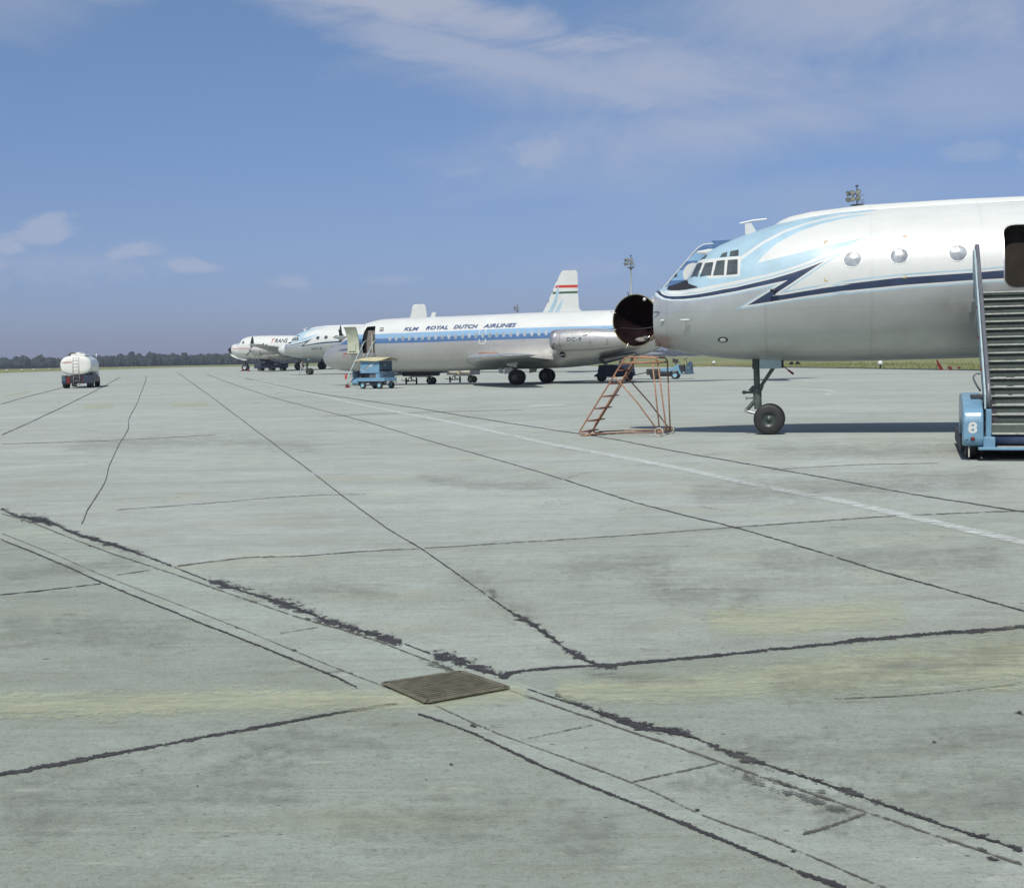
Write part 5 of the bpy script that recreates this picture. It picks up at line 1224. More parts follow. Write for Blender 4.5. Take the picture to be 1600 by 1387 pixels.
# distant woodland
def mat_wood():
    m, nt, bs = nodes('woodland_foliage'); tc = add(nt, 'ShaderNodeTexCoord').outputs['Object']
    c = ramp(nt, nz(nt, tc, .12, 6, .7), [(.32, (.006, .012, .016)), (.5, (.010, .021, .020)), (.7, (.018, .032, .024))])
    link(nt, c, bs.inputs['Base Color']); bs.inputs['Roughness'].default_value = .9; return m
M['wood'] = mat_wood()
ib = bmesh.new(); bmesh.ops.create_icosphere(ib, subdivisions=2, radius=1)
iv = [v.co.copy() for v in ib.verts]; ff = [[v.index for v in f.verts] for f in ib.faces]; ib.free()
b = mb('wood'); r3 = random.Random(11); V_ = []; F_ = []
def wd(az):   # distance of the wood edge by direction
    t = clampf((az+8)/22, 0, 1); t = t*t*(3-2*t); return 1500+1300*t
n = 0
for i in range(3000):
    az = r3.uniform(-46, 48); D = wd(az)+r3.random()*70; a = R(az); x, y = D*math.sin(a), D*math.cos(a); hh = (11.0+3.0*noise.noise(Vector((az*.35, 0, 0)))+3.2*noise.noise(Vector((az*2.1, 4, 0)))+r3.uniform(-2.4, 2.0))
    if r3.random() < .06: hh += 3
    for k in range(2):
        rx = r3.uniform(3, 5.2)*(.8 if k else 1.1); rz = hh*(.34 if k else .5); cz = hh-rz if k else rz; ox = r3.uniform(-3, 3) if k else 0
        base = len(V_); ph = r3.random()*99
        for v in iv:
            q = 1+.42*noise.noise(v*2.3+Vector((ph, 0, 0)))+.2*r3.uniform(-1, 1)
            V_.append((x+ox+v.x*rx*q, y+v.y*rx*q, .7+cz+v.z*rz*q))
        F_ += [[base+j for j in f] for f in ff]
me = bpy.data.meshes.new('far_woodland'); me.from_pydata(V_, [], F_); me.materials.append(M['wood'])
o = bpy.data.objects.new('far_woodland', me); COL.objects.link(o); tag(o, 'dark belt of woodland along the horizon beyond the airfield grass', 'woodland'); o['kind'] = 'stuff'
# haze
HZ = True
if HZ:
    b = MB(); b.box(-3200, 3200, -400, 3100, -1.2, 46); me = bpy.data.meshes.new('haze'); me.from_pydata([tuple(v) for v in b.v], [], b.f)
    m = bpy.data.materials.new('thin_air_haze'); m.use_nodes = True; nt = m.node_tree; nt.nodes.remove(nt.nodes['Principled BSDF'])
    pv = nt.nodes.new('ShaderNodeVolumePrincipled'); pv.inputs['Color'].default_value = (.80, .88, 1, 1); pv.inputs['Density'].default_value = .00016; pv.inputs['Anisotropy'].default_value = .2
    nt.links.new(pv.outputs[0], nt.nodes['Material Output'].inputs['Volume']); me.materials.append(m)
    o = bpy.data.objects.new('haze', me); COL.objects.link(o); o['kind'] = 'stuff'; tag(o, 'thin bluish haze lying over the airfield', 'haze')

# ================================================================ sky and sun
SUN_EL, SUN_AZ = R(53), R(196)
w = bpy.data.worlds.new('World'); sc.world = w; w.use_nodes = True; nt = w.node_tree
bg = nt.nodes['Background']; sky = nt.nodes.new('ShaderNodeTexSky'); sky.sky_type = 'NISHITA'; sky.sun_disc = False
sky.sun_elevation = SUN_EL; sky.sun_rotation = SUN_AZ; sky.air_density = 1.0; sky.dust_density = .6; sky.ozone_density = 3.0
tc = nt.nodes.new('ShaderNodeTexCoord'); gen = tc.outputs['Generated']
sp = nt.nodes.new('ShaderNodeSeparateXYZ'); nt.links.new(gen, sp.inputs[0])
def MA(op, a, b_=None, c_=None):
    n = nt.nodes.new('ShaderNodeMath'); n.operation = op
    for i, v in enumerate((a, b_, c_)):
        if v is None: continue
        if isinstance(v, (int, float)): n.inputs[i].default_value = v
        else: nt.links.new(v, n.inputs[i])
    return n.outputs[0]
az = MA('ARCTAN2', sp.outputs[0], sp.outputs[1]); el = MA('ARCSINE', sp.outputs[2])
nv = nt.nodes.new('ShaderNodeCombineXYZ'); nt.links.new(az, nv.inputs[0]); nt.links.new(el, nv.inputs[1])
def wn(scale, detail, rough, sx=1, sy=1, rot=0, dist=0):
    mp = nt.nodes.new('ShaderNodeMapping'); mp.inputs['Scale'].default_value = (sx, sy, 1); mp.inputs['Rotation'].default_value = (0, 0, rot); nt.links.new(nv.outputs[0], mp.inputs[0])
    return nz(nt, mp.outputs[0], scale, detail, rough, dist)
def cloud(cx, cy, rx, ry, ang, st, nf, soft=.5, amp=2.2):
    """soft patch of cloud at an azimuth / elevation (given in 1/2000 rad)"""
    A, E_ = (cx-800)/2000, (565-cy)/2000; ang = -ang; ca_, sa_ = math.cos(ang), math.sin(ang)
    dx = MA('SUBTRACT', az, A); dy = MA('SUBTRACT', el, E_)
    u = MA('MULTIPLY', MA('ADD', MA('MULTIPLY', dx, ca_), MA('MULTIPLY', dy, -sa_)), 2000/rx)
    v = MA('MULTIPLY', MA('ADD', MA('MULTIPLY', dx, sa_), MA('MULTIPLY', dy, ca_)), 2000/ry)
    d = MA('SQRT', MA('ADD', MA('MULTIPLY', u, u), MA('MULTIPLY', v, v)))
    f = MA('SUBTRACT', 1.12, d); f = MA('ADD', f, MA('MULTIPLY', MA('SUBTRACT', nf, .5), amp))
    n = nt.nodes.new('ShaderNodeMapRange'); n.interpolation_type = 'SMOOTHSTEP'; nt.links.new(f, n.inputs[0]); n.inputs[1].default_value = .0; n.inputs[2].default_value = soft
    return MA('MULTIPLY', n.outputs[0], st)
nA = wn(7, 9, .66, 1, 3.6, R(-14), .6); nB = wn(26, 9, .66, 1, 1.5, 0, .4); nC = wn(4.5, 8, .66, 1, 2.2, R(-10), .8)
tot = None
for args in ((680, 38, 440, 52, -.20, .66, nA, .9), (560, 20, 330, 22, -.16, .5, nA, .8), (800, 120, 420, 40, -.25, .52, nA, .9), (1020, 150, 480, 90, -.12, .56, nC, 1.1), (1330, 50, 520, 150, -.1, .56, nC, 1.3), (1120, 225, 500, 90, .08, .48, nC, 1.2), (1480, 190, 320, 110, 0, .36, nC, 1.2), (1250, 330, 420, 60, 0, .18, nC, 1.2),
             (95, 372, 62, 26, .1, .42, nB, .7, 3.0), (60, 388, 40, 20, 0, .42, nB, .8, 3.0), (232, 394, 52, 17, .1, .42, nB, .8, 3.0), (318, 417, 55, 14, -.05, .38, nB, .8, 3.0), (10, 425, 80, 34, .0, .42, nB, 1.0, 2.6), (150, 418, 190, 34, 0, .22, nB, 1.1, 2.6),
             (860, 248, 130, 34, .25, .42, nB, 1.0, 2.6), (745, 277, 60, 14, .1, .22, nB, 1.0, 2.8), (1000, 285, 280, 60, 0, .24, nC, 1.2), (1485, 278, 60, 18, 0, .22, nB, .8, 3.0), (1590, 280, 36, 36, 0, .3, nB, .9, 3.0), (60, 40, 190, 80, 0, .30, nC, 1.2), (200, 25, 130, 30, 0, .26, nB, 1.1), (460, 442, 44, 11, 0, .24, nB, .9, 3.0), (620, 440, 60, 9, 0, .18, nB, .9, 3.0), (930, 430, 120, 20, 0, .12, nB, 1, 3),
             (-500, 250, 500, 90, .1, .5, nA, 1), (2300, 250, 600, 120, -.1, .5, nA, 1), (900, -500, 900, 200, .2, .5, nA, 1)):
    c = cloud(*args); tot = c if tot is None else MA('MAXIMUM', tot, c)
dk = MA('SUBTRACT', MA('MULTIPLY', sp.outputs[2], .75), MA('MULTIPLY', sp.outputs[1], .66))  # unseen cloud cover behind the camera, added to whiten the fill light
mr = nt.nodes.new('ShaderNodeMapRange'); mr.interpolation_type = 'SMOOTHSTEP'; nt.links.new(MA('ADD', dk, MA('MULTIPLY', MA('SUBTRACT', nC, .5), .9)), mr.inputs[0]); mr.inputs[1].default_value = .22; mr.inputs[2].default_value = .75
tot = MA('MAXIMUM', tot, MA('MULTIPLY', mr.outputs[0], .45))
tint = ramp(nt, MA('MULTIPLY', el, 2.2), [(0.0, (.42, .48, .90)), (.08, (.49, .55, .90)), (.24, (.62, .655, .88)), (.65, (.84, .895, .98))])
skyc = mixc(nt, 1.0, sky.outputs[0], tint, 'MULTIPLY')
cl = mixc(nt, tot, skyc, (5.1, 5.25, 6.1))
nt.links.new(cl, bg.inputs[0]); bg.inputs[1].default_value = .10
sun = bpy.data.lights.new('sun', 'SUN'); sun.energy = 4.6; sun.angle = R(.53); sun.color = (1, .955, .88)
so_ = bpy.data.objects.new('sun', sun); COL.objects.link(so_)
d = Vector((math.sin(SUN_AZ)*math.cos(SUN_EL), math.cos(SUN_AZ)*math.cos(SUN_EL), math.sin(SUN_EL)))
so_.rotation_euler = (-d).to_track_quat('-Z', 'Y').to_euler()
# camera
cam = bpy.data.cameras.new('camera'); co = bpy.data.objects.new('camera', cam); COL.objects.link(co)
cam.sensor_width = 36; cam.lens = FPX/1600*36; cam.clip_end = 30000; cam.clip_start = .1
mw = Matrix((RT, UP, -FWD)).transposed().to_4x4(); mw.translation = CP; co.matrix_world = mw
sc.camera = co
sc.view_settings.view_transform = 'Standard'; sc.view_settings.look = 'None'; sc.view_settings.gamma = 1; sc.view_settings.exposure = 0
sc.render.resolution_x = 1024; sc.render.resolution_y = 887
sc.render.engine = 'CYCLES'; sc.cycles.transparent_max_bounces = 24
# ================================================================ maintenance ladder under the nose
O = gnd(905, 681.5); ang = math.atan2(-.34, .94)
L = thing('ladder_stand', 'rusty orange wheeled ladder stand below the open radome', 'ladder', O, ang)
W = 1.0
def hp(b, pts, r=.020): b.smooth = True; b.path(pts, r, 8); b.smooth = False
s1 = mb('orange'); hp(s1, [(.30, 0, .05), (.12, 0, .02), (0, 0, .06), (.04, 0, .16), (1.07, 0, 1.72), (1.12, 0, 1.80), (1.25, 0, 1.84), (1.85, 0, 1.80), (1.90, 0, 1.72)]); s1.obj('stringer', L)
s1 = mb('orange'); hp(s1, [(.30, W, .05), (.12, W, .02), (.05, W, .06), (.1, W, .22), (1.07, W, 1.72), (1.12, W, 1.80), (1.25, W, 1.84), (1.85, W, 1.80), (1.90, W, 1.72)]); s1.obj('stringer', L)
s1 = mb('orange'); hp(s1, [(.02, .02, .05), (.12, .25, .02), (.22, .42, .12), (1.20, .42, 1.60), (1.30, .42, 1.84)], .018); s1.obj('handrail', L)
for t in (.03, .18, .345, .51, .68, .86):
    b = mb('orange_d'); z = 1.72*t+.05; x = z*1.07/1.72+.0; b.box(x-.02, x+.13, -.02, W+.02, z-.012, z+.012, .004); b.m('orange').tube((x-.02, -.02, z), (x-.02, W+.02, z), .014); b.obj('step', L)
b = mb('orange_d'); b.box(1.05, 1.90, 0, W, 1.685, 1.71, .004); b.m('orange'); 
for y in (0, W): b.tube((1.05, y, 1.70), (1.92, y, 1.70), .024)
for x in (1.07, 1.9): b.tube((x, 0, 1.70), (x, W, 1.70), .024)
b.obj('platform', L)
for pts in ([(1.78, 0, 1.70), (1.93, 0, .12)], [(1.90, W, 1.70), (1.95, W, .12)], [(1.90, .02, 1.70), (1.97, .45, .25), (1.95, .5, .10)], [(.87, 0, 1.40), (1.40, 0, .80), (1.90, 0, .12)], [(.87, W, 1.40), (1.45, W, .75), (1.93, W, .12)]):
    b = mb('orange'); hp(b, pts, .017); b.obj('leg', L)
for y in (0, W):
    b = mb('orange'); hp(b, [(.2, y, .05), (1.0, y, .09), (1.9, y, .10)], .015); b.obj('base_rail', L)
b = mb('orange'); b.tube((1.93, -.08, .10), (1.93, W+.08, .10), .016); b.obj('axle', L)
for y in (-.06, W+.06):
    b = mb('beige'); b.lathe([(-.02, .085), (-.025, .10), (0, .105), (.025, .10), (.02, .085), (-.02, .085)], (1.93, y, .105), (0, 1, 0), 24)
    b.m('orange'); b.lathe([(-.02, .001), (-.022, .03), (.022, .03), (.02, .001)], (1.93, y, .105), (0, 1, 0), 12)
    for a in range(0, 180, 45): b.tube((1.93+.09*math.cos(R(a)), y, .105+.09*math.sin(R(a))), (1.93-.09*math.cos(R(a)), y, .105-.09*math.sin(R(a))), .008)
    b.obj('wheel', L)

# ================================================================ passenger stairs on a blue truck at the right edge
SA = R(17.5); zb_, yb_ = .605, 21.5
bx = (1548.5-800)/2000*yb_
ST = thing('passenger_stairs', 'blue mobile passenger stairs at the aircraft door, painted 8 on the fender', 'passenger stairs', (bx, yb_, 0), -SA)
# local: x to the right, y up the flight
def loc(px, py, Y):
    p = atY(px, py, Y)-Vector((bx, yb_, 0)); c, s = math.cos(SA), math.sin(SA)
    return Vector((p.x*c-p.y*s, p.x*s+p.y*c, p.z))
rs, rn_, SW = .1485, .262, 1.45
for i in range(17):
    z = zb_+rs*i; y = rn_*i
    b = mb('riser'); b.box(.02, SW, y, y+rn_+.02, z-.028, z-.003); b.box(.02, SW, y+.03, y+.045, z-rs+.01, z-.028)
    b.m('nosing').box(.015, SW+.005, y-.012, y+.045, z-.022, z+.004, .004); b.obj('step', ST)
ytop = rn_*16; ztop = zb_+rs*16
b = mb('riser'); b.box(.0, SW, ytop, ytop+.62, ztop-.06, ztop-.004); b.m('nosing').box(.0, SW, ytop+.56, ytop+.62, ztop-.05, ztop+.004, .004); b.obj('platform', ST)
b = mb('nosing'); b.box(.02, SW, -.22, .0, zb_-.17, zb_-.145, .005); b.m('riser').box(.02, SW, -.02, .03, zb_-.16, zb_-.02); b.obj('bottom_tread', ST)
for x0, sg in ((-.05, -1), (SW+.01, 1)):
    b = mb('rail_grey'); b.prism([(-.02, zb_-.02), (-.02, zb_+.30), (.1, zb_+.42), (ytop+.1, ztop+.30), (ytop+.62, ztop+.30), (ytop+.62, ztop-.1), (ytop+.1, ztop-.12)], 'x', x0 if sg > 0 else x0-.03, x0+(.08 if sg < 0 else .10), .008); b.obj('stringer', ST)
    b = mb('rail_blue'); b.prism([(-.05, zb_+.25), (-.05, zb_+.5), (ytop+.05, ztop+.86), (ytop+.6, ztop+.86), (ytop+.6, ztop+.30), (ytop+.1, ztop+.28)], 'x', x0-sg*-.045, x0-sg*-.045+.035, .005) if sg < 0 else b.prism([(-.05, zb_+.25), (-.05, zb_+.5), (ytop+.05, ztop+.86), (ytop+.6, ztop+.86), (ytop+.6, ztop+.30), (ytop+.1, ztop+.28)], 'x', x0+.05, x0+.085, .005)
    b.m('redm')
    for t in (.18, .42, .66): 
        y0 = ytop*t; zz = zb_+rs/rn_*y0; xx = x0-.05 if sg < 0 else x0+.086; b.box(xx, xx+.004, y0, y0+.55, zz+.45, zz+.50)
    b.obj('balustrade', ST)
    b = mb('rail_grey'); b.smooth = True; b.path([(x0+.02, -.1, zb_+.28), (x0+.02, -.1, zb_+.62), (x0+.02, .1, zb_+.74), (x0+.02, ytop, ztop+.92), (x0+.02, ytop+.5, ztop+.93), (x0+.02, ytop+.6, ztop+.8)], .034, 10); b.smooth = False
    b.m('dark'); b.box(x0-.01, x0+.07, ytop+.42, ytop+.6, ztop+.72, ztop+.98, .02); b.obj('handrail', ST)
# curved post, bumper and base
b = mb('pod'); b.box(-.075, .02, -.12, .18, .22, .86, .025); b.obj('side_post', ST)
b = mb('dark'); b.box(-.04, .03, -.06, .1, .86, 1.02, .02); b.obj('rubber_buffer', ST)
b = mb('pod'); b.box(-.12, .07, -.30, -.06, .20, .40, .02); b.box(-.20, SW+.2, -.42, -.20, .19, .235, .012); b.m('nosing').box(.1, SW, -.40, -.22, .236, .25, .003); b.obj('bumper', ST)
b = mb('navy'); b.tube((.06, -.16, .335), (SW, -.16, .335), .075, n=16); b.obj('cross_tube', ST)
b = mb('dark'); b.box(-.1, SW+.2, 0, 4.2, .34, .46); b.box(-.45, SW+.3, .45, 3.8, .10, .34); b.prism([(.1, .5), (.1, .62), (ytop+.3, ztop-.18), (ytop+.3, ztop-.34)], 'x', .05, .13); b.prism([(.1, .5), (.1, .62), (ytop+.3, ztop-.18), (ytop+.3, ztop-.34)], 'x', SW-.13, SW-.05)
for yy in (1.4, 2.6, 3.6): b.tube((.08, yy, .46), (.08, yy+.4, zb_+rs/rn_*yy-.1), .03); b.tube((SW-.08, yy, .46), (SW-.08, yy+.4, zb_+rs/rn_*yy-.1), .03)
b.obj('chassis', ST)
# rounded fender of the truck body
def fender(x0, x1, name='fender'):
    prof = [(-.30, .255), (-.36, .36), (-.35, .66), (-.30, .80), (-.22, .87), (.30, 1.02), (.75, 1.10), (1.6, 1.08), (1.75, .9), (1.75, .30), (1.55, .26), (1.5, .5), (1.2, .62), (.55, .62), (.2, .48), (.1, .22)]
    b = mb('pod'); b.prism(prof, 'x', x0, x1, .045); return b.obj(name, ST, 50)
fx0 = loc(1505, 670, 21.2).x; fx1 = loc(1538, 670, 21.2).x
fe = fender(fx0, fx1-.01)
fender(SW+.12, SW+.48)
vs, fs = text_pts('8', .40, 0, .012); x0 = min(v[0] for v in vs)
cx_ = loc(1520.5, 661, 21.15).x
b = mb('white'); mx = sum(v[0] for v in vs)/len(vs); my = sum(v[1] for v in vs)/len(vs); ysz = .17/.29
b.addf([(cx_+(x-mx)*.72, -.3585+.0, .56+(y-my)*.62) for x, y in vs], fs); 
b.addf([(cx_-.085, -.3586, .54), (cx_-.03, -.3586, .53), (cx_-.02, -.3586, .585), (cx_-.06, -.3586, .58)], [[0, 1, 2, 3]]); b.obj('number', fe)
b = mb('red_d'); b.lathe([(.0, .036), (-.02, .034), (-.03, .02), (-.032, .001)], (cx_, -.352, .375), (0, 1, 0), 20); b.obj('tail_light', fe)
b = mb('dark'); b.lathe([(.0, .012), (-.008, .001)], (cx_-.09, -.355, .36), (0, 1, 0), 10); b.obj('socket', fe)
b = mb('beige'); b.box(cx_-.065, cx_-.045, -.25, -.22, .06, .24); b.obj('earth_strap', ST)
for xx in (fx0+.16, SW+.3):
    wheel(ST, 0, 0, 0, .36, .24, 'hub_dark', 32)
    w_ = ST.children[-1] if False else [c for c in ST.children if c.name.startswith('wheel')][-1]
    w_.location = (xx, .85, .36); w_.rotation_euler = (0, 0, R(90))
    wheel(ST, 0, 0, 0, .30, .22, 'hub_dark', 28); w_ = [c for c in ST.children if c.name.startswith('wheel')][-1]; w_.location = (xx, .25, .30); w_.rotation_euler = (0, 0, R(90))
h0 = loc(1530, 608, 22.3); b = mb('rail_grey'); b.smooth = True
pts = [loc(*q, 22.3) for q in ((1531, 584), (1525, 583.5), (1521, 588), (1521, 592), (1526, 602), (1532, 611))]; b.path([(p.x, p.y, p.z) for p in pts], .016, 8); b.obj('grab_handle', ST)
b = mb('dark'); p = loc(1528, 621, 21.9); b.box(p.x-.12, p.x+.12, p.y-.1, p.y+.2, p.z-.04, p.z+.05, .02); b.obj('hinge_cover', ST)

# ================================================================ blue service cart with canvas roof
def plc(px, py): return gnd(px, py)
cg = plc(592.6, 607.6); CA = thing('service_cart', 'sky blue four-wheeled service cart under a pale canvas roof by the jet nose', 'service cart', cg, -R(35), 'ground vehicles')
b = mb('cart'); b.box(-1.95, .42, .02, 1.30, .50, .74, .02); b.prism([(-2.38, .42), (-2.42, .55), (-1.95, .74), (-1.9, .42)], 'y', .0, 1.32, .01); b.box(-2.42, -1.9, .0, 1.32, .36, .46, .01); b.obj('chassis', CA)
b = mb('cart'); b.box(-1.62, .02, -.0, .05, 1.06, 1.86, .01); b.box(-.34, .03, .05, 1.32, .74, 1.86, .01); b.box(-1.62, -.34, .06, 1.3, 1.06, 1.86, .01); b.m('dark').box(-1.55, -.36, .2, 1.25, .75, 1.05); b.m('rail_grey').box(-.95, -.4, .12, .3, .76, 1.04, .02)
b.obj('body', CA)
b = mb('cart_d'); b.box(.03, .06, .03, 1.30, 1.30, 1.86, .005); b.box(.03, .30, .05, 1.28, .60, 1.16, .02); b.m('dark').box(.03, .05, .03, 1.30, 1.16, 1.30); b.obj('rear_panel', CA)  # rear end coloured darker than the body, shade put into the paint
vs, fs = text_pts('11', .34, 0, .008); b = mb('rail_blue'); b.addf([(.064, .45+x*.7, 1.50+y*.7) for x, y in vs], fs); b.obj('number', CA)
b = mb('white'); b.prism([(-1.42, 1.26), (-1.36, 1.20), (-.50, 1.60), (-.54, 1.70)], 'y', -.010, -.004)
bo = b.obj('sign_strip', CA); vs, fs = text_pts('BENZIN', .13, 0, .004); b = mb('leg_green'); cs_, sn_ = math.cos(.44), math.sin(.44); b.addf([(-1.32+x*cs_*1.25-y*sn_, -.013, 1.24+x*sn_*1.25+y*cs_) for x, y in vs], fs); b.obj('lettering', bo)
b = mb('tarp'); R0 = [(-1.95, 1.90), (-1.75, 2.02), (-.3, 2.05), (.15, 1.98)]
b.addf([(-2.15, -.18, 1.88), (-1.3, -.18, 1.90), (-.1, -.18, 1.86), (.28, -.1, 1.90), (-2.0, .6, 2.06), (-1.2, .6, 2.12), (0, .6, 2.10), (.50, .6, 2.08), (-2.1, 1.5, 1.92), (-1.2, 1.5, 1.94), (0, 1.5, 1.9), (.48, 1.5, 1.94)],
       [[0, 1, 5, 4], [1, 2, 6, 5], [2, 3, 7, 6], [4, 5, 9, 8], [5, 6, 10, 9], [6, 7, 11, 10]])
b.addf([(-2.15, -.18, 1.86), (-1.3, -.18, 1.88), (-.1, -.18, 1.84), (.28, -.1, 1.88), (-2.0, .6, 2.04), (-1.2, .6, 2.10), (0, .6, 2.08), (.50, .6, 2.06), (-2.1, 1.5, 1.90), (-1.2, 1.5, 1.92), (0, 1.5, 1.88), (.48, 1.5, 1.92)],
       [[0, 4, 5, 1], [1, 5, 6, 2], [2, 6, 7, 3], [4, 8, 9, 5], [5, 9, 10, 6], [6, 10, 11, 7], [0, 1, 2, 3]])
b.obj('canvas_roof', CA)
b = mb('seat'); b.box(-1.95, -1.66, .2, 1.1, .74, .86, .02); b.box(-1.72, -1.64, .2, 1.1, .86, 1.2, .02); b.obj('seat', CA)
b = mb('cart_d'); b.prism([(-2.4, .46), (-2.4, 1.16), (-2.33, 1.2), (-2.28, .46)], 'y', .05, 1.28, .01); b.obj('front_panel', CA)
b = mb('dark'); b.tube((-2.3, .4, .9), (-2.12, .4, 1.18), .02); b.smooth = True; b.path([(-2.12+.14*math.cos(2*PI*i/14)*.8, .4+.17*math.sin(2*PI*i/14), 1.2+.06*math.cos(2*PI*i/14)) for i in range(15)], .016, 6); b.smooth = False; b.obj('steering_wheel', CA)
b = mb('rail_grey'); b.tube((.42, 1.28, .40), (.42, 1.28, 1.95), .02); b.tube((.42, .03, .40), (.42, 1.28, .40), .025); b.tube((.42, 1.1, 1.0), (.52, 1.5, 1.0), .03); b.smooth = True; b.path([(.3, .05, 1.05), (.45, .3, .98), (.45, .4, .8), (.2, .1, .75)], .016, 6); b.obj('rear_frame', CA)
b = mb('dark'); b.box(-1.0, -.3, .15, 1.15, .28, .5, .02); b.obj('gearbox', CA)
for xx in (-1.47, 0):
    for yy in (.06, 1.26): wheel(CA, xx, yy, .25, .25, .16, 'hub_blue', 24, .55)
# red extinguisher and chock beside it
e = gnd(540.5, 592.5); X = thing('fire_extinguisher', 'small red extinguisher standing on the apron left of the blue cart', 'extinguisher', e, 0, None, .62)
b = mb('redm'); b.lathe([(0, .001), (0, .15), (.10, .17), (.72, .17), (.82, .08), (.86, .06)], (0, 0, 0), (0, 0, 1), 16); b.obj('bottle', X, 50)
b = mb('dark'); b.tube((0, 0, .84), (0, 0, .98), .04); b.smooth = True; b.path([(0, 0, .92), (.14, 0, .98), (.24, 0, .8), (.24, 0, .3)], .02, 6); b.obj('hose', X)
e = gnd(543.5, 605.5); b = mb('red_d'); b.prism([(-.28, 0), (-.16, .34), (-.06, .38), (.14, .12), (.3, .04), (.3, 0)], 'y', -.16, .16, .02); o = b.obj('wheel_chock'); o.location = e; o.scale = (.7, .7, .7); tag(o, 'red wheel chock on the ground at the front of the blue cart', 'wheel chock', 'red chocks')
for px, py in ((378.6, 580.0), (389.0, 580.0)):
    o2 = o.copy(); COL.objects.link(o2); o2.location = gnd(px, py); o2.scale = (1.1, 1.1, .9); o2.rotation_euler = (0, 0, PI if px < 380 else 0)
    o2['label'] = 'red wheel chock ahead of the distant propeller airliner nose wheel' if px < 380 else 'red wheel chock behind the distant propeller airliner nose wheel'

# ================================================================ trailers glimpsed below the jet
def trailer(px, py, psi, label, deck, L_, load):
    t = thing('baggage_trailer', label, 'trailer', gnd(px, py), -psi, 'baggage trailers')
    b = mb(deck); b.box(-.1, L_, -.05, 1.45, .64, .72, .01); b.obj('deck', t)
    if load == 'box':
        b = mb('dark'); b.box(-.15, L_+.05, -.05, 1.45, .70, 1.02, .02)
        for k in range(5): b.box(-.17+k*(L_+.2)/4.2, -.12+k*(L_+.2)/4.2, -.07, 0, .70, 1.02)
        b.obj('box_body', t)
    elif load == 'rolls':
        for k in range(4):
            for sd in range(2):
                b = mb('beige'); b.smooth = True; b.tube((.05+sd*L_*.52, .15+k*.36, .86), (.05+sd*L_*.52+L_*.42, .15+k*.36, .86), .17, n=14); b.obj('bale', t)
        b = mb('tarp'); b.box(L_*.42, L_*.50, .0, 1.4, .70, 1.1, .02); b.m('rail_grey'); b.box(-.12, -.06, 0, 1.4, .7, 1.05); b.box(L_-.05, L_+.02, 0, 1.4, .7, 1.05); b.obj('end_boards', t)
    b = mb('dark'); b.tube((.18, .72, .30), (.18, .72, .62), .04); b.box(.1, L_-.3, .68, .76, .56, .62); b.tube((L_-.40, .4, .56), (L_-.40, 1.1, .56), .03); b.tube((.18, .05, .26), (.18, 1.35, .26), .035); b.tube((.18, .2, .28), (-.0, .7, .55), .03); b.tube((.18, 1.2, .28), (0, .7, .55), .03); b.tube((.0, .7, .3), (-.75, .72, .32), .03); b.tube((L_-.35, .05, .26), (L_-.35, 1.35, .26), .035); b.tube((L_-.35, .3, .26), (L_-.45, .3, .58), .03); b.tube((L_-.35, 1.1, .26), (L_-.45, 1.1, .58), .03); b.obj('running_gear', t)
    for yy in (.3, 1.15):
        wheel(t, .18, yy, .27, .27, .12, 'hub_light', 22, .5)
    fr = [c for c in t.children if c.name.startswith('wheel')]
    for w_, dx in zip(fr, (-.40, .40)): w_.location = (.18+dx*.88, .72+dx*.47, .27); w_.rotation_euler = (0, 0, -R(62))
    for yy in (.55, 1.1): wheel(t, L_-.35, yy, .27, .27, .14, 'hub_light', 22, .5)
    return t
trailer(632, 600.9, R(28), 'dark box trailer seen under the jet fuselage, nearer the blue cart', 'dark', 2.3, 'box')
trailer(700.5, 598.5, R(30), 'flatbed trailer loaded with pale rolls under the jet belly, nearer its wing', 'rail_grey', 2.1, 'rolls')
# baggage wagon and tractor behind the ladder
tg = gnd(939, 596.2); T = thing('baggage_wagon', 'dark covered baggage wagon behind the orange ladder, hitched to the blue tractor', 'wagon', tg, -R(10))
m1 = .0455
b = mb('darkblue'); b.prism([(-.55, .45), (-.25, .62), (-.15, 1.25), (2.35, 1.28), (2.5, .5), (2.45, .42)], 'y', -.1, 1.35, .03); b.obj('wagon_body', T)
b = mb('dark'); b.box(-.5, 2.4, .1, 1.2, .36, .45); b.tube((2.4, .6, .42), (3.35, .55, .62), .035); b.tube((.4, .05, .3), (1.6, .05, .38), .03); b.obj('drawbar', T)
b = mb('dark'); b.box(.2, .45, .2, .7, 1.27, 1.4, .03); b.box(1.35, 1.6, .2, .7, 1.28, 1.55, .03); b.obj('load', T)
for xx in (0, 2.0):
    for yy in (0, 1.25): wheel(T, xx+.0, yy, .30, .30, .17, 'hub_dark', 24)
vg = gnd(1054.5, 592.2); U_ = thing('baggage_tractor', 'low blue baggage tractor with bare seat and steering wheel, right of the ladder', 'tractor', vg, -R(14), 'ground vehicles')
q = m1+.002
b = mb('dark'); b.box(-2.25, -.35, .0, 1.25, .36, .82, .03); b.box(-1.8, .3, .1, 1.15, .22, .42, .02); b.obj('chassis', U_)
b = mb('cart'); b.prism([(-1.15, .62), (-1.15, .84), (-.05, .92), (-.0, 1.12), (.28, 1.12), (.36, .75), (.55, .38), (.36, .36), (.25, .62), (-.1, .70), (-.38, .58)], 'y', -.02, 1.28, .015); b.obj('body', U_)
b = mb('seat'); b.box(-.20, .24, .25, .95, 1.28, 1.38, .03); b.box(-.20, -.08, .25, .95, 1.38, 1.62, .03); b.box(-.08, .24, .25, .35, 1.38, 1.56, .02); b.m('rail_grey').tube((.02, .6, 1.1), (.02, .6, 1.3), .05); b.obj('seat', U_)
b = mb('dark'); b.box(.34, .72, .15, 1.1, .55, 1.10, .04); b.obj('footwell', U_)
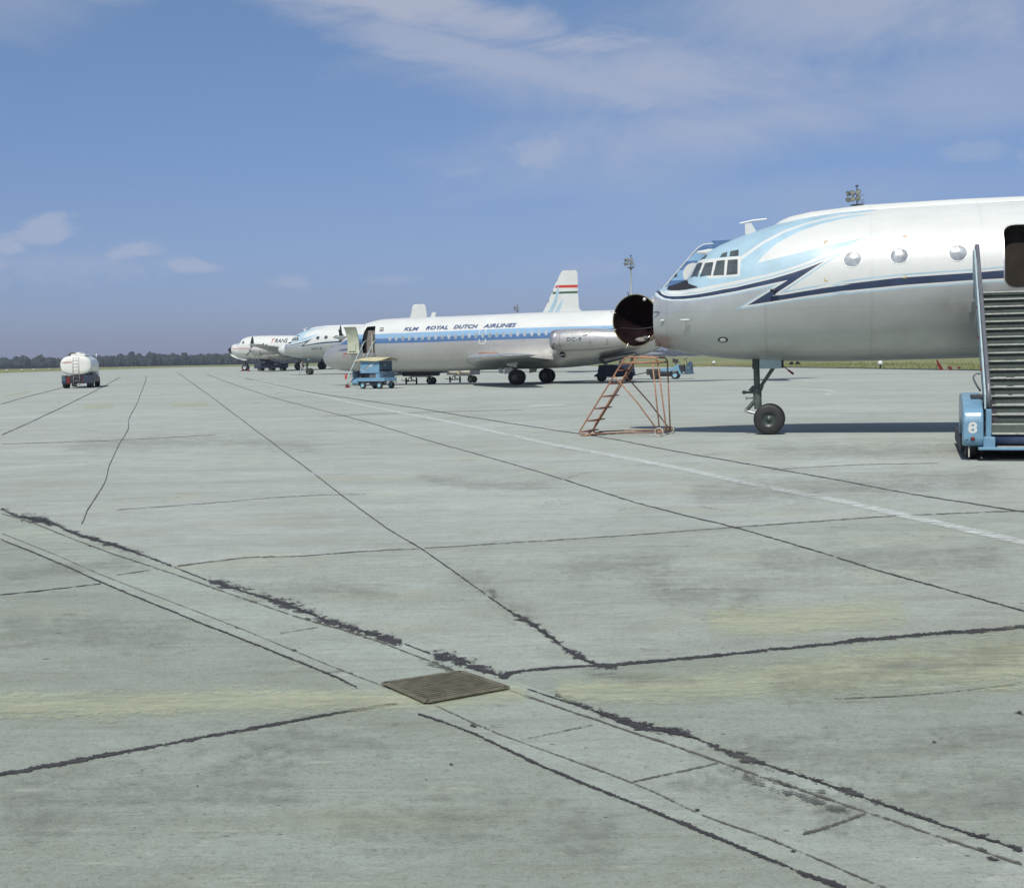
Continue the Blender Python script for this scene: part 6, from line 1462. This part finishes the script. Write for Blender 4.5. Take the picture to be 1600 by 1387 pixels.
b = mb('cart_d'); b.prism([(.72, .42), (.80, .80), (.98, 1.22), (1.18, 1.38), (1.30, 1.10), (1.32, .50), (1.42, .46), (1.40, .38), (.6, .36)], 'y', .0, 1.25, .03); b.m('white').box(1.02, 1.08, -.006, -.001, .82, .88); b.obj('nose_cowl', U_)
b = mb('dark'); b.tube((.95, .6, 1.1), (.80, .6, 1.55), .02); b.smooth = True; b.path([(.78+.19*math.cos(2*PI*i/16), .6+.2*math.sin(2*PI*i/16), 1.58+.06*math.cos(2*PI*i/16)) for i in range(17)], .018, 6); b.obj('steering_wheel', U_)
for xx, r_, hb in ((-1.62, .37, 'hub_dark'), (.0, .31, 'hub_blue')):
    for yy in (.05, 1.2): wheel(U_, xx, yy, r_, r_, .2, hb, 26, .55)

# ================================================================ conveyor loader by the far propeller airliner
lg = gnd(404.5, 579.6); LD = thing('conveyor_loader', 'low dark blue loader truck with raised conveyor beside the far airliner', 'loader', lg, -R(8))
b = mb('darkblue'); b.box(-.7, 4.3, -.1, 1.7, .42, 1.0, .05); b.prism([(-.75, .5), (-.7, 1.1), (.6, 1.15), (.9, .9), (.9, .5)], 'y', -.12, 1.72, .05); b.box(1.1, 2.1, .1, 1.5, 1.0, 1.5, .04); b.box(3.3, 4.4, .0, 1.6, .95, 1.12, .03); b.obj('truck_body', LD)
b = mb('dark'); b.prism([(.0, 1.7), (.15, 2.05), (3.35, 1.15), (3.3, .95)], 'y', .2, 1.1, .02); b.prism([(.9, 1.1), (1.4, 1.1), (1.7, 2.2), (1.2, 2.3)], 'y', .3, 1.0, .02); b.m('rail_grey').tube((1.6, .15, 2.3), (3.4, .15, 1.25), .035); b.obj('conveyor', LD)
for xx in (.1, 1.9, 3.7):
    for yy in (0, 1.6): wheel(LD, xx, yy, .32, .32, .2, 'hub_dark', 20)

# ================================================================ fuel tanker on the left
tg = gnd(105, 607); tr = gnd(151, 605.2)
TK = thing('fuel_tanker', 'white fuel tanker truck with dark chassis driving away, seen from behind at left', 'tanker', gnd(120, 606.6), R(12.5))
SX = 2.5
def ell_tank(b, y0, y1, cz, a, c, prof):
    n = 40; rows = []
    for (t, k) in prof:
        rows.append([(a*k*math.copysign(abs(math.cos(2*PI*i/n))**.72, math.cos(2*PI*i/n)), y0+(y1-y0)*t if t >= 0 and t <= 1 else t, cz+c*k*math.copysign(abs(math.sin(2*PI*i/n))**.80, math.sin(2*PI*i/n))) for i in range(n)])
    b.smooth = True; b.addf([p for r_ in rows for p in r_], [[j*n+i, j*n+(i+1) % n, (j+1)*n+(i+1) % n, (j+1)*n+i] for j in range(len(rows)-1) for i in range(n)]); b.smooth = False
b = mb('tank'); ell_tank(b, 0, 6.6, 1.98, 1.30, .84, [(-.0, .001), (.0001, .55), (.006, .86), (.018, .975), (.035, 1), (.33, 1), (.66, 1), (.965, 1), (.985, .97), (.996, .8), (1, .001)]); b.obj('tank', TK, 50)
b = mb('tank'); b.box(-.42, .78, .5, 4.6, 2.78, 2.96, .06); b.m('gold'); b.smooth = True; b.path([(-.6, .15, 2.72), (-.6, .15, 2.98), (-.5, .15, 3.02), (.1, .15, 3.02), (.1, .15, 2.80)], .022, 6); b.smooth = False
for yy in (1.2, 3.0): b.m('tank'); b.lathe([(0, .26), (.14, .26), (.16, .2), (.17, .001)], (.15, yy, 2.95), (0, 0, 1), 20)
b.obj('top_deck', TK, 60)
b = mb('white'); b.tube((1.2, 5.6, 2.6), (1.2, 5.6, 3.0), .05); b.obj('vent', TK)
b = mb('tank')
for sx in (-.27, .22): b.tube((sx, -.06, 1.25), (sx, -.06, 2.9), .022)
for k in range(6): b.tube((-.27, -.06, 1.35+k*.28), (.22, -.06, 1.35+k*.28), .014)
b.obj('ladder', TK)
b = mb('rail_grey')
for sx in (-.22, .27): b.tube((sx, -.08, .25), (sx, -.08, 1.15), .022)
for k in range(3): b.tube((-.22, -.08, .30+k*.36), (.27, -.08, .30+k*.36), .018)
b.obj('lower_ladder', TK)
vs, fs = text_pts('FLAMMABLE', .17, 0, .003); b = mb('leg_red'); b.addf([(-1.18+x*.95, -.012, 2.20+y*.9) for x, y in vs], fs); b.obj('lettering', TK)
b = mb('dark'); b.box(-.5, .5, .2, 8.6, .62, 1.12); b.box(-1.15, -.5, .1, .6, .5, 1.1); b.box(.5, 1.15, .1, .6, .5, 1.1); b.box(-.62, .75, .04, .12, .40, 1.05); b.obj('chassis', TK)
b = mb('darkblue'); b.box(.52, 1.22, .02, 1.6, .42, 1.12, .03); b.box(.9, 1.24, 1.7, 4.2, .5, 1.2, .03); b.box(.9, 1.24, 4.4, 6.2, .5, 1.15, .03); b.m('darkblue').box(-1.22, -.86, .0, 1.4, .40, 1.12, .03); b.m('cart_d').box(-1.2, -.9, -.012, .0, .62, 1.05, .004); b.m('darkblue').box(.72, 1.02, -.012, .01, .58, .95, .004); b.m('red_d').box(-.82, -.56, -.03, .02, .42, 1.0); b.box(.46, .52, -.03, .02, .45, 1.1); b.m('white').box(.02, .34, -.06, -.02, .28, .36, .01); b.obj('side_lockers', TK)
b = mb('tank'); b.box(-1.1, 1.1, 6.9, 8.7, .6, 2.3, .12); b.m('redm').box(1.1, 1.2, 6.5, 7.2, .5, .8, .02); b.obj('cab', TK)
for yy in (.85, 1.95, 7.6):
    for xx in (-1.0, 1.0):
        wheel(TK, 0, 0, 0, .48, .44, 'hub_dark', 28); w_ = [c for c in TK.children if c.name.startswith('wheel')][-1]; w_.location = (xx, yy, .48); w_.rotation_euler = (0, 0, R(90))

# ================================================================ floodlight masts
def mast(topx, topy, Y, label, ladder=True):
    p = atY(topx, topy, Y); H = p.z; t = thing('floodlight_mast', label, 'floodlight mast', (p.x, p.y, 0), 0, 'floodlight masts')
    k = 1.0
    b = mb('mast'); b.smooth = True; b.tube((0, 0, 0), (0, 0, H-4.6), .62, .26, 16); b.tube((0, 0, H-5.2), (0, 0, H-4.4), .26, .75, 14); b.smooth = False; b.obj('pole', t)
    b = mb('dark'); b.box(-1.3, 1.3, -.8, .8, H-4.4, H-4.22); b.tube((0, 0, H-4.3), (0, 0, H-.2), .13); b.tube((-1.9, 0, H-2.1), (.2, 0, H-1.9), .10); b.tube((-1.9, -.3, H-2.1), (-1.9, .3, H-2.1), .08); b.tube((-1.1, 0, H-2.7), (-.2, 0, H-1.6), .07)
    b.box(-.35, .35, -.12, .12, H-.3, H, .03); b.obj('platform', t)
    b = mb('mast')
    for x in (.55, 1.35):
        for y in (-.75, .75): b.tube((x, y, H-4.2), (x, y, H-2.2), .03)
    for z in (H-2.2, H-3.3, H-3.9):
        b.tube((.4, -.75, z), (1.35, -.75, z), .03); b.tube((1.35, -.75, z), (1.35, .75, z), .03); b.tube((.4, .75, z), (1.35, .75, z), .03)
    b.obj('guard_rail', t)
    for (x, z, yw, tilt) in ((-1.15, H-1.7, -25, 25), (-.95, H-3.05, -20, 25), (.18, H-1.55, 10, 20), (.18, H-2.85, 15, 25), (-2.0, H-1.9, -80, 15), (-1.95, H-3.25, -60, 40)):
        b = mb('floodlamp'); x *= 1.06; a = R(yw); ax = Vector((math.sin(a), -math.cos(a), -math.tan(R(tilt)))).normalized()
        c = Vector((x, -.25, z)); b.lathe([(-.55, .02), (-.48, .3), (-.2, .54), (.05, .62), (.06, .56)], c, ax, 18); b.m('lampglass'); b.lathe([(.03, .56), (.05, .3), (.06, .001)], c, ax, 18); b.obj('floodlamp', t, 50)
    return t
def mastbase(t): pass
mast(1339, 289.5, 285, 'floodlight mast rising behind the nearest airliner roof, its lamps largest of the three')
mast(985.5, 398.5, 450, 'floodlight mast with its pole in view between the tail fins, middle in size')
mast(808, 475.5, 850, 'small far floodlight mast just above the jet roof')

# ================================================================ person walking beside the middle aircraft's nose gear
pg = gnd(471.5, 585.9)
PR = thing('person', 'person in pale work clothes walking beside the middle airliner nose wheel', 'person', pg, R(-30), None, .98)
def skinned(name, joints, edges, mk, parent, sub=2):
    me = bpy.data.meshes.new(name); me.from_pydata([j[0] for j in joints], edges, []); me.materials.append(M[mk])
    o = bpy.data.objects.new(name, me); COL.objects.link(o); o.parent = parent
    md = o.modifiers.new('skin', 'SKIN'); md.use_smooth_shade = True
    for i, j in enumerate(joints): me.skin_vertices[0].data[i].radius = j[1] if isinstance(j[1], tuple) else (j[1], j[1])
    me.skin_vertices[0].data[0].use_root = True
    s_ = o.modifiers.new('sub', 'SUBSURF'); s_.levels = sub; s_.render_levels = sub
    return o
# body (skin) : pelvis, chest, neck, head, arms, legs mid-stride along x
JB = [((0, 0, .96), (.13, .10)), ((.02, 0, 1.18), (.14, .10)), ((.03, 0, 1.40), (.15, .10)), ((.05, 0, 1.50), .055), ((.07, 0, 1.58), .075), ((.08, 0, 1.68), (.085, .095)), ((.07, 0, 1.76), .06),
      ((.03, .19, 1.42), .055), ((-.08, .24, 1.15), .042), ((.02, .24, .93), .032), ((.06, .24, .84), .028),
      ((.03, -.19, 1.42), .055), ((.12, -.24, 1.15), .042), ((.28, -.22, .98), .032), ((.34, -.22, .92), .028),
      ((.02, .10, .90), .09), ((.18, .11, .50), .065), ((.30, .11, .10), .045), ((.44, .11, .05), .038),
      ((-.02, -.10, .90), .09), ((-.08, -.11, .50), .065), ((-.34, -.11, .13), .045), ((-.24, -.11, .04), .038)]
EB_ = [(0, 1), (1, 2), (2, 3), (3, 4), (4, 5), (5, 6), (2, 7), (7, 8), (8, 9), (9, 10), (2, 11), (11, 12), (12, 13), (13, 14), (0, 15), (15, 16), (16, 17), (17, 18), (0, 19), (19, 20), (20, 21), (21, 22)]
body = skinned('body', JB, EB_, 'skin', PR)
for sy, hx, hz in ((.24, .07, .82), (-.22, .36, .90)):
    for f in range(5):
        a = (f-2)*.018; ln = (.06, .075, .08, .075, .05)[f]
        skinned('finger', [((hx, sy+a, hz), .010), ((hx+.01, sy+a*1.2, hz-ln*.6), .009), ((hx+.02, sy+a*1.2, hz-ln), .007)], [(0, 1), (1, 2)], 'skin', body, 1)
JS = [(p, (r_[0]*1.10, r_[1]*1.12) if isinstance(r_, tuple) else r_*1.22) for p, r_ in JB]
skinned('shirt', [JS[i] for i in (0, 1, 2, 7, 8, 9, 11, 12, 13)], [(0, 1), (1, 2), (2, 3), (3, 4), (4, 5), (2, 6), (6, 7), (7, 8)], 'overall', PR)
skinned('trousers', [JS[i] for i in (0, 15, 16, 17, 19, 20, 21)], [(0, 1), (1, 2), (2, 3), (0, 4), (4, 5), (5, 6)], 'overall', PR)
b = mb('hair'); b.lathe([(0, .001), (.0, .10), (.06, .108), (.12, .085), (.15, .001)], (.06, 0, 1.68), (-.1, 0, 1), 16); b.obj('hair', PR)
b = mb('skin'); b.box(.165, .195, -.012, .012, 1.655, 1.69, .006); b.m('hair'); b.box(.155, .165, -.05, -.025, 1.70, 1.715); b.box(.155, .165, .025, .05, 1.70, 1.715); b.m('redm').box(.155, .163, -.025, .025, 1.625, 1.635); b.obj('face', PR)
b = mb('seat'); b.box(.26, .50, .07, .155, .0, .08, .02); b.box(-.38, -.14, -.155, -.07, .0, .08, .02); b.obj('shoes', PR)

# ================================================================ small things on the verge
def edge_light(px, py, Y, label, sc_=1):
    p = atY(px, py, Y); z0 = rise(p.x, p.y)-.04
    t = thing('edge_light', label, 'edge light', (p.x, p.y, z0), 0, 'edge lights along the apron', sc_)
    b = mb('dark'); b.tube((0, 0, 0), (0, 0, .42), .10, .08, 10); b.obj('stub_post', t)
    b = mb('white'); b.lathe([(.40, .14), (.46, .26), (.62, .30), (.80, .24), (.92, .1), (.94, .001)], (0, 0, 0), (0, 0, 1), 16); b.obj('lamp_cover', t)
    return t
def on_verge(px, py): p = gnd(px, py); return p.y
edge_light(1115.5, 573, on_verge(1115.5, 572.4), 'white capped edge light on the verge between tractor and nose wheel')
edge_light(1375.5, 576.4, on_verge(1375.5, 576.0), 'white capped edge light on the verge under the middle of the nearest airliner')
labs = ['white edge light at the far left end of the left verge', 'white edge light second from the left on the left verge', 'white edge light in the middle of the left verge', 'white edge light on the left verge just left of the tanker']
for (px, py), lb in zip(((11, 581.5), (34.5, 581.0), (53, 580.0), (77, 578.5)), labs): edge_light(px, py, on_verge(px, py), lb, .7)
# small wheeled pieces seen under the fuselages
def dolly(px, py, label, k=1.0):
    t = thing('tow_dolly', label, 'dolly', gnd(px, py), 0, None, k)
    b = mb('gear'); b.box(-.9, .9, -.4, .4, .8, .95, .02); b.tube((-.45, 0, .3), (-.3, 0, .8), .05); b.tube((.45, 0, .3), (.3, 0, .8), .05); b.obj('frame', t)
    for x in (-.45, .45): wheel(t, x, 0, .32, .32, .2, 'hub_dark', 20)
dolly(1241.5, 572.0, 'small two-wheeled dolly on the verge right of the near nose gear')
# striped barrier board
Yb = gnd(1485, 578.4).y+1.2
def bp(x, y): p = atY(x, y, Yb); return (p.x, p.z)
o0 = gnd(1485, 578.4); BR = thing('barrier_board', 'red striped marker board on the verge under the nearest airliner', 'marker board', (0, Yb, 0))
M['boardgreen'] = mat('khaki_board', (.20, .22, .13), .8, 0, .2, 2)
b = mb('boardgreen'); b.prism([bp(1463.5, 561.5), bp(1471, 566), bp(1484, 572), bp(1503, 573), bp(1503, 578.2), bp(1470, 578.4), bp(1466, 571)], 'y', 0, .08); b.obj('board', BR)
b = mb('red_d')
for q in ([(1462.5, 562), (1464.5, 562), (1475, 578.4), (1469, 578.4), (1465, 571)], [(1480, 572.6), (1486, 572.6), (1489, 577.6), (1483.5, 577.6)], [(1495, 573.2), (1501, 573.4), (1501, 575.6), (1497, 575.8)]):
    b.prism([bp(*p) for p in q], 'y', -.03, -.004)
b.obj('red_stripes', BR)
# drain grate set in the channel
gc = [gnd(600, 1071), gnd(720, 1053), gnd(793, 1078), gnd(667, 1101)]
GT = thing('drain_grate', 'rectangular steel drain grate set in the concrete channel', 'drain grate', (gc[0].x, gc[0].y, 0))
M['grate'] = mat('rusty_grate_steel', (.125, .118, .078), .7, .2, .35, 14, .4)
b = mb('grate'); rel = [p-gc[0] for p in gc]
NBAR = 14
for i in range(NBAR):
    t = (i+.15)/NBAR; t2 = (i+.66)/NBAR
    a0 = rel[0].lerp(rel[3], t); a1 = rel[1].lerp(rel[2], t); c0 = rel[0].lerp(rel[3], t2); c1 = rel[1].lerp(rel[2], t2)
    z0, z1 = .0150, .0195
    b.addf([(p.x, p.y, z) for z in (z0, z1) for p in (a0, a1, c1, c0)], [[4, 5, 6, 7], [0, 1, 5, 4], [1, 2, 6, 5], [2, 3, 7, 6], [3, 0, 4, 7]])
b.obj('bars', GT)
b = mb('dark'); b.addf([(p.x, p.y, .0146) for p in rel], [[0, 1, 2, 3]]); b.obj('pit_shade', GT)  # dark sheet, the shade between the bars put into its colour
b = mb('grate')
for (i, j) in ((0, 1), (1, 2), (2, 3), (3, 0)):
    a, c = rel[i], rel[j]; d_ = (c-a).normalized(); n_ = Vector((-d_.y, d_.x, 0))*.018
    b.addf([(p.x, p.y, z) for z in (.0148, .0205) for p in (a-n_, c-n_, c+n_, a+n_)], [[4, 5, 6, 7], [0, 1, 5, 4], [1, 2, 6, 5], [2, 3, 7, 6], [3, 0, 4, 7]])
b.obj('frame', GT)
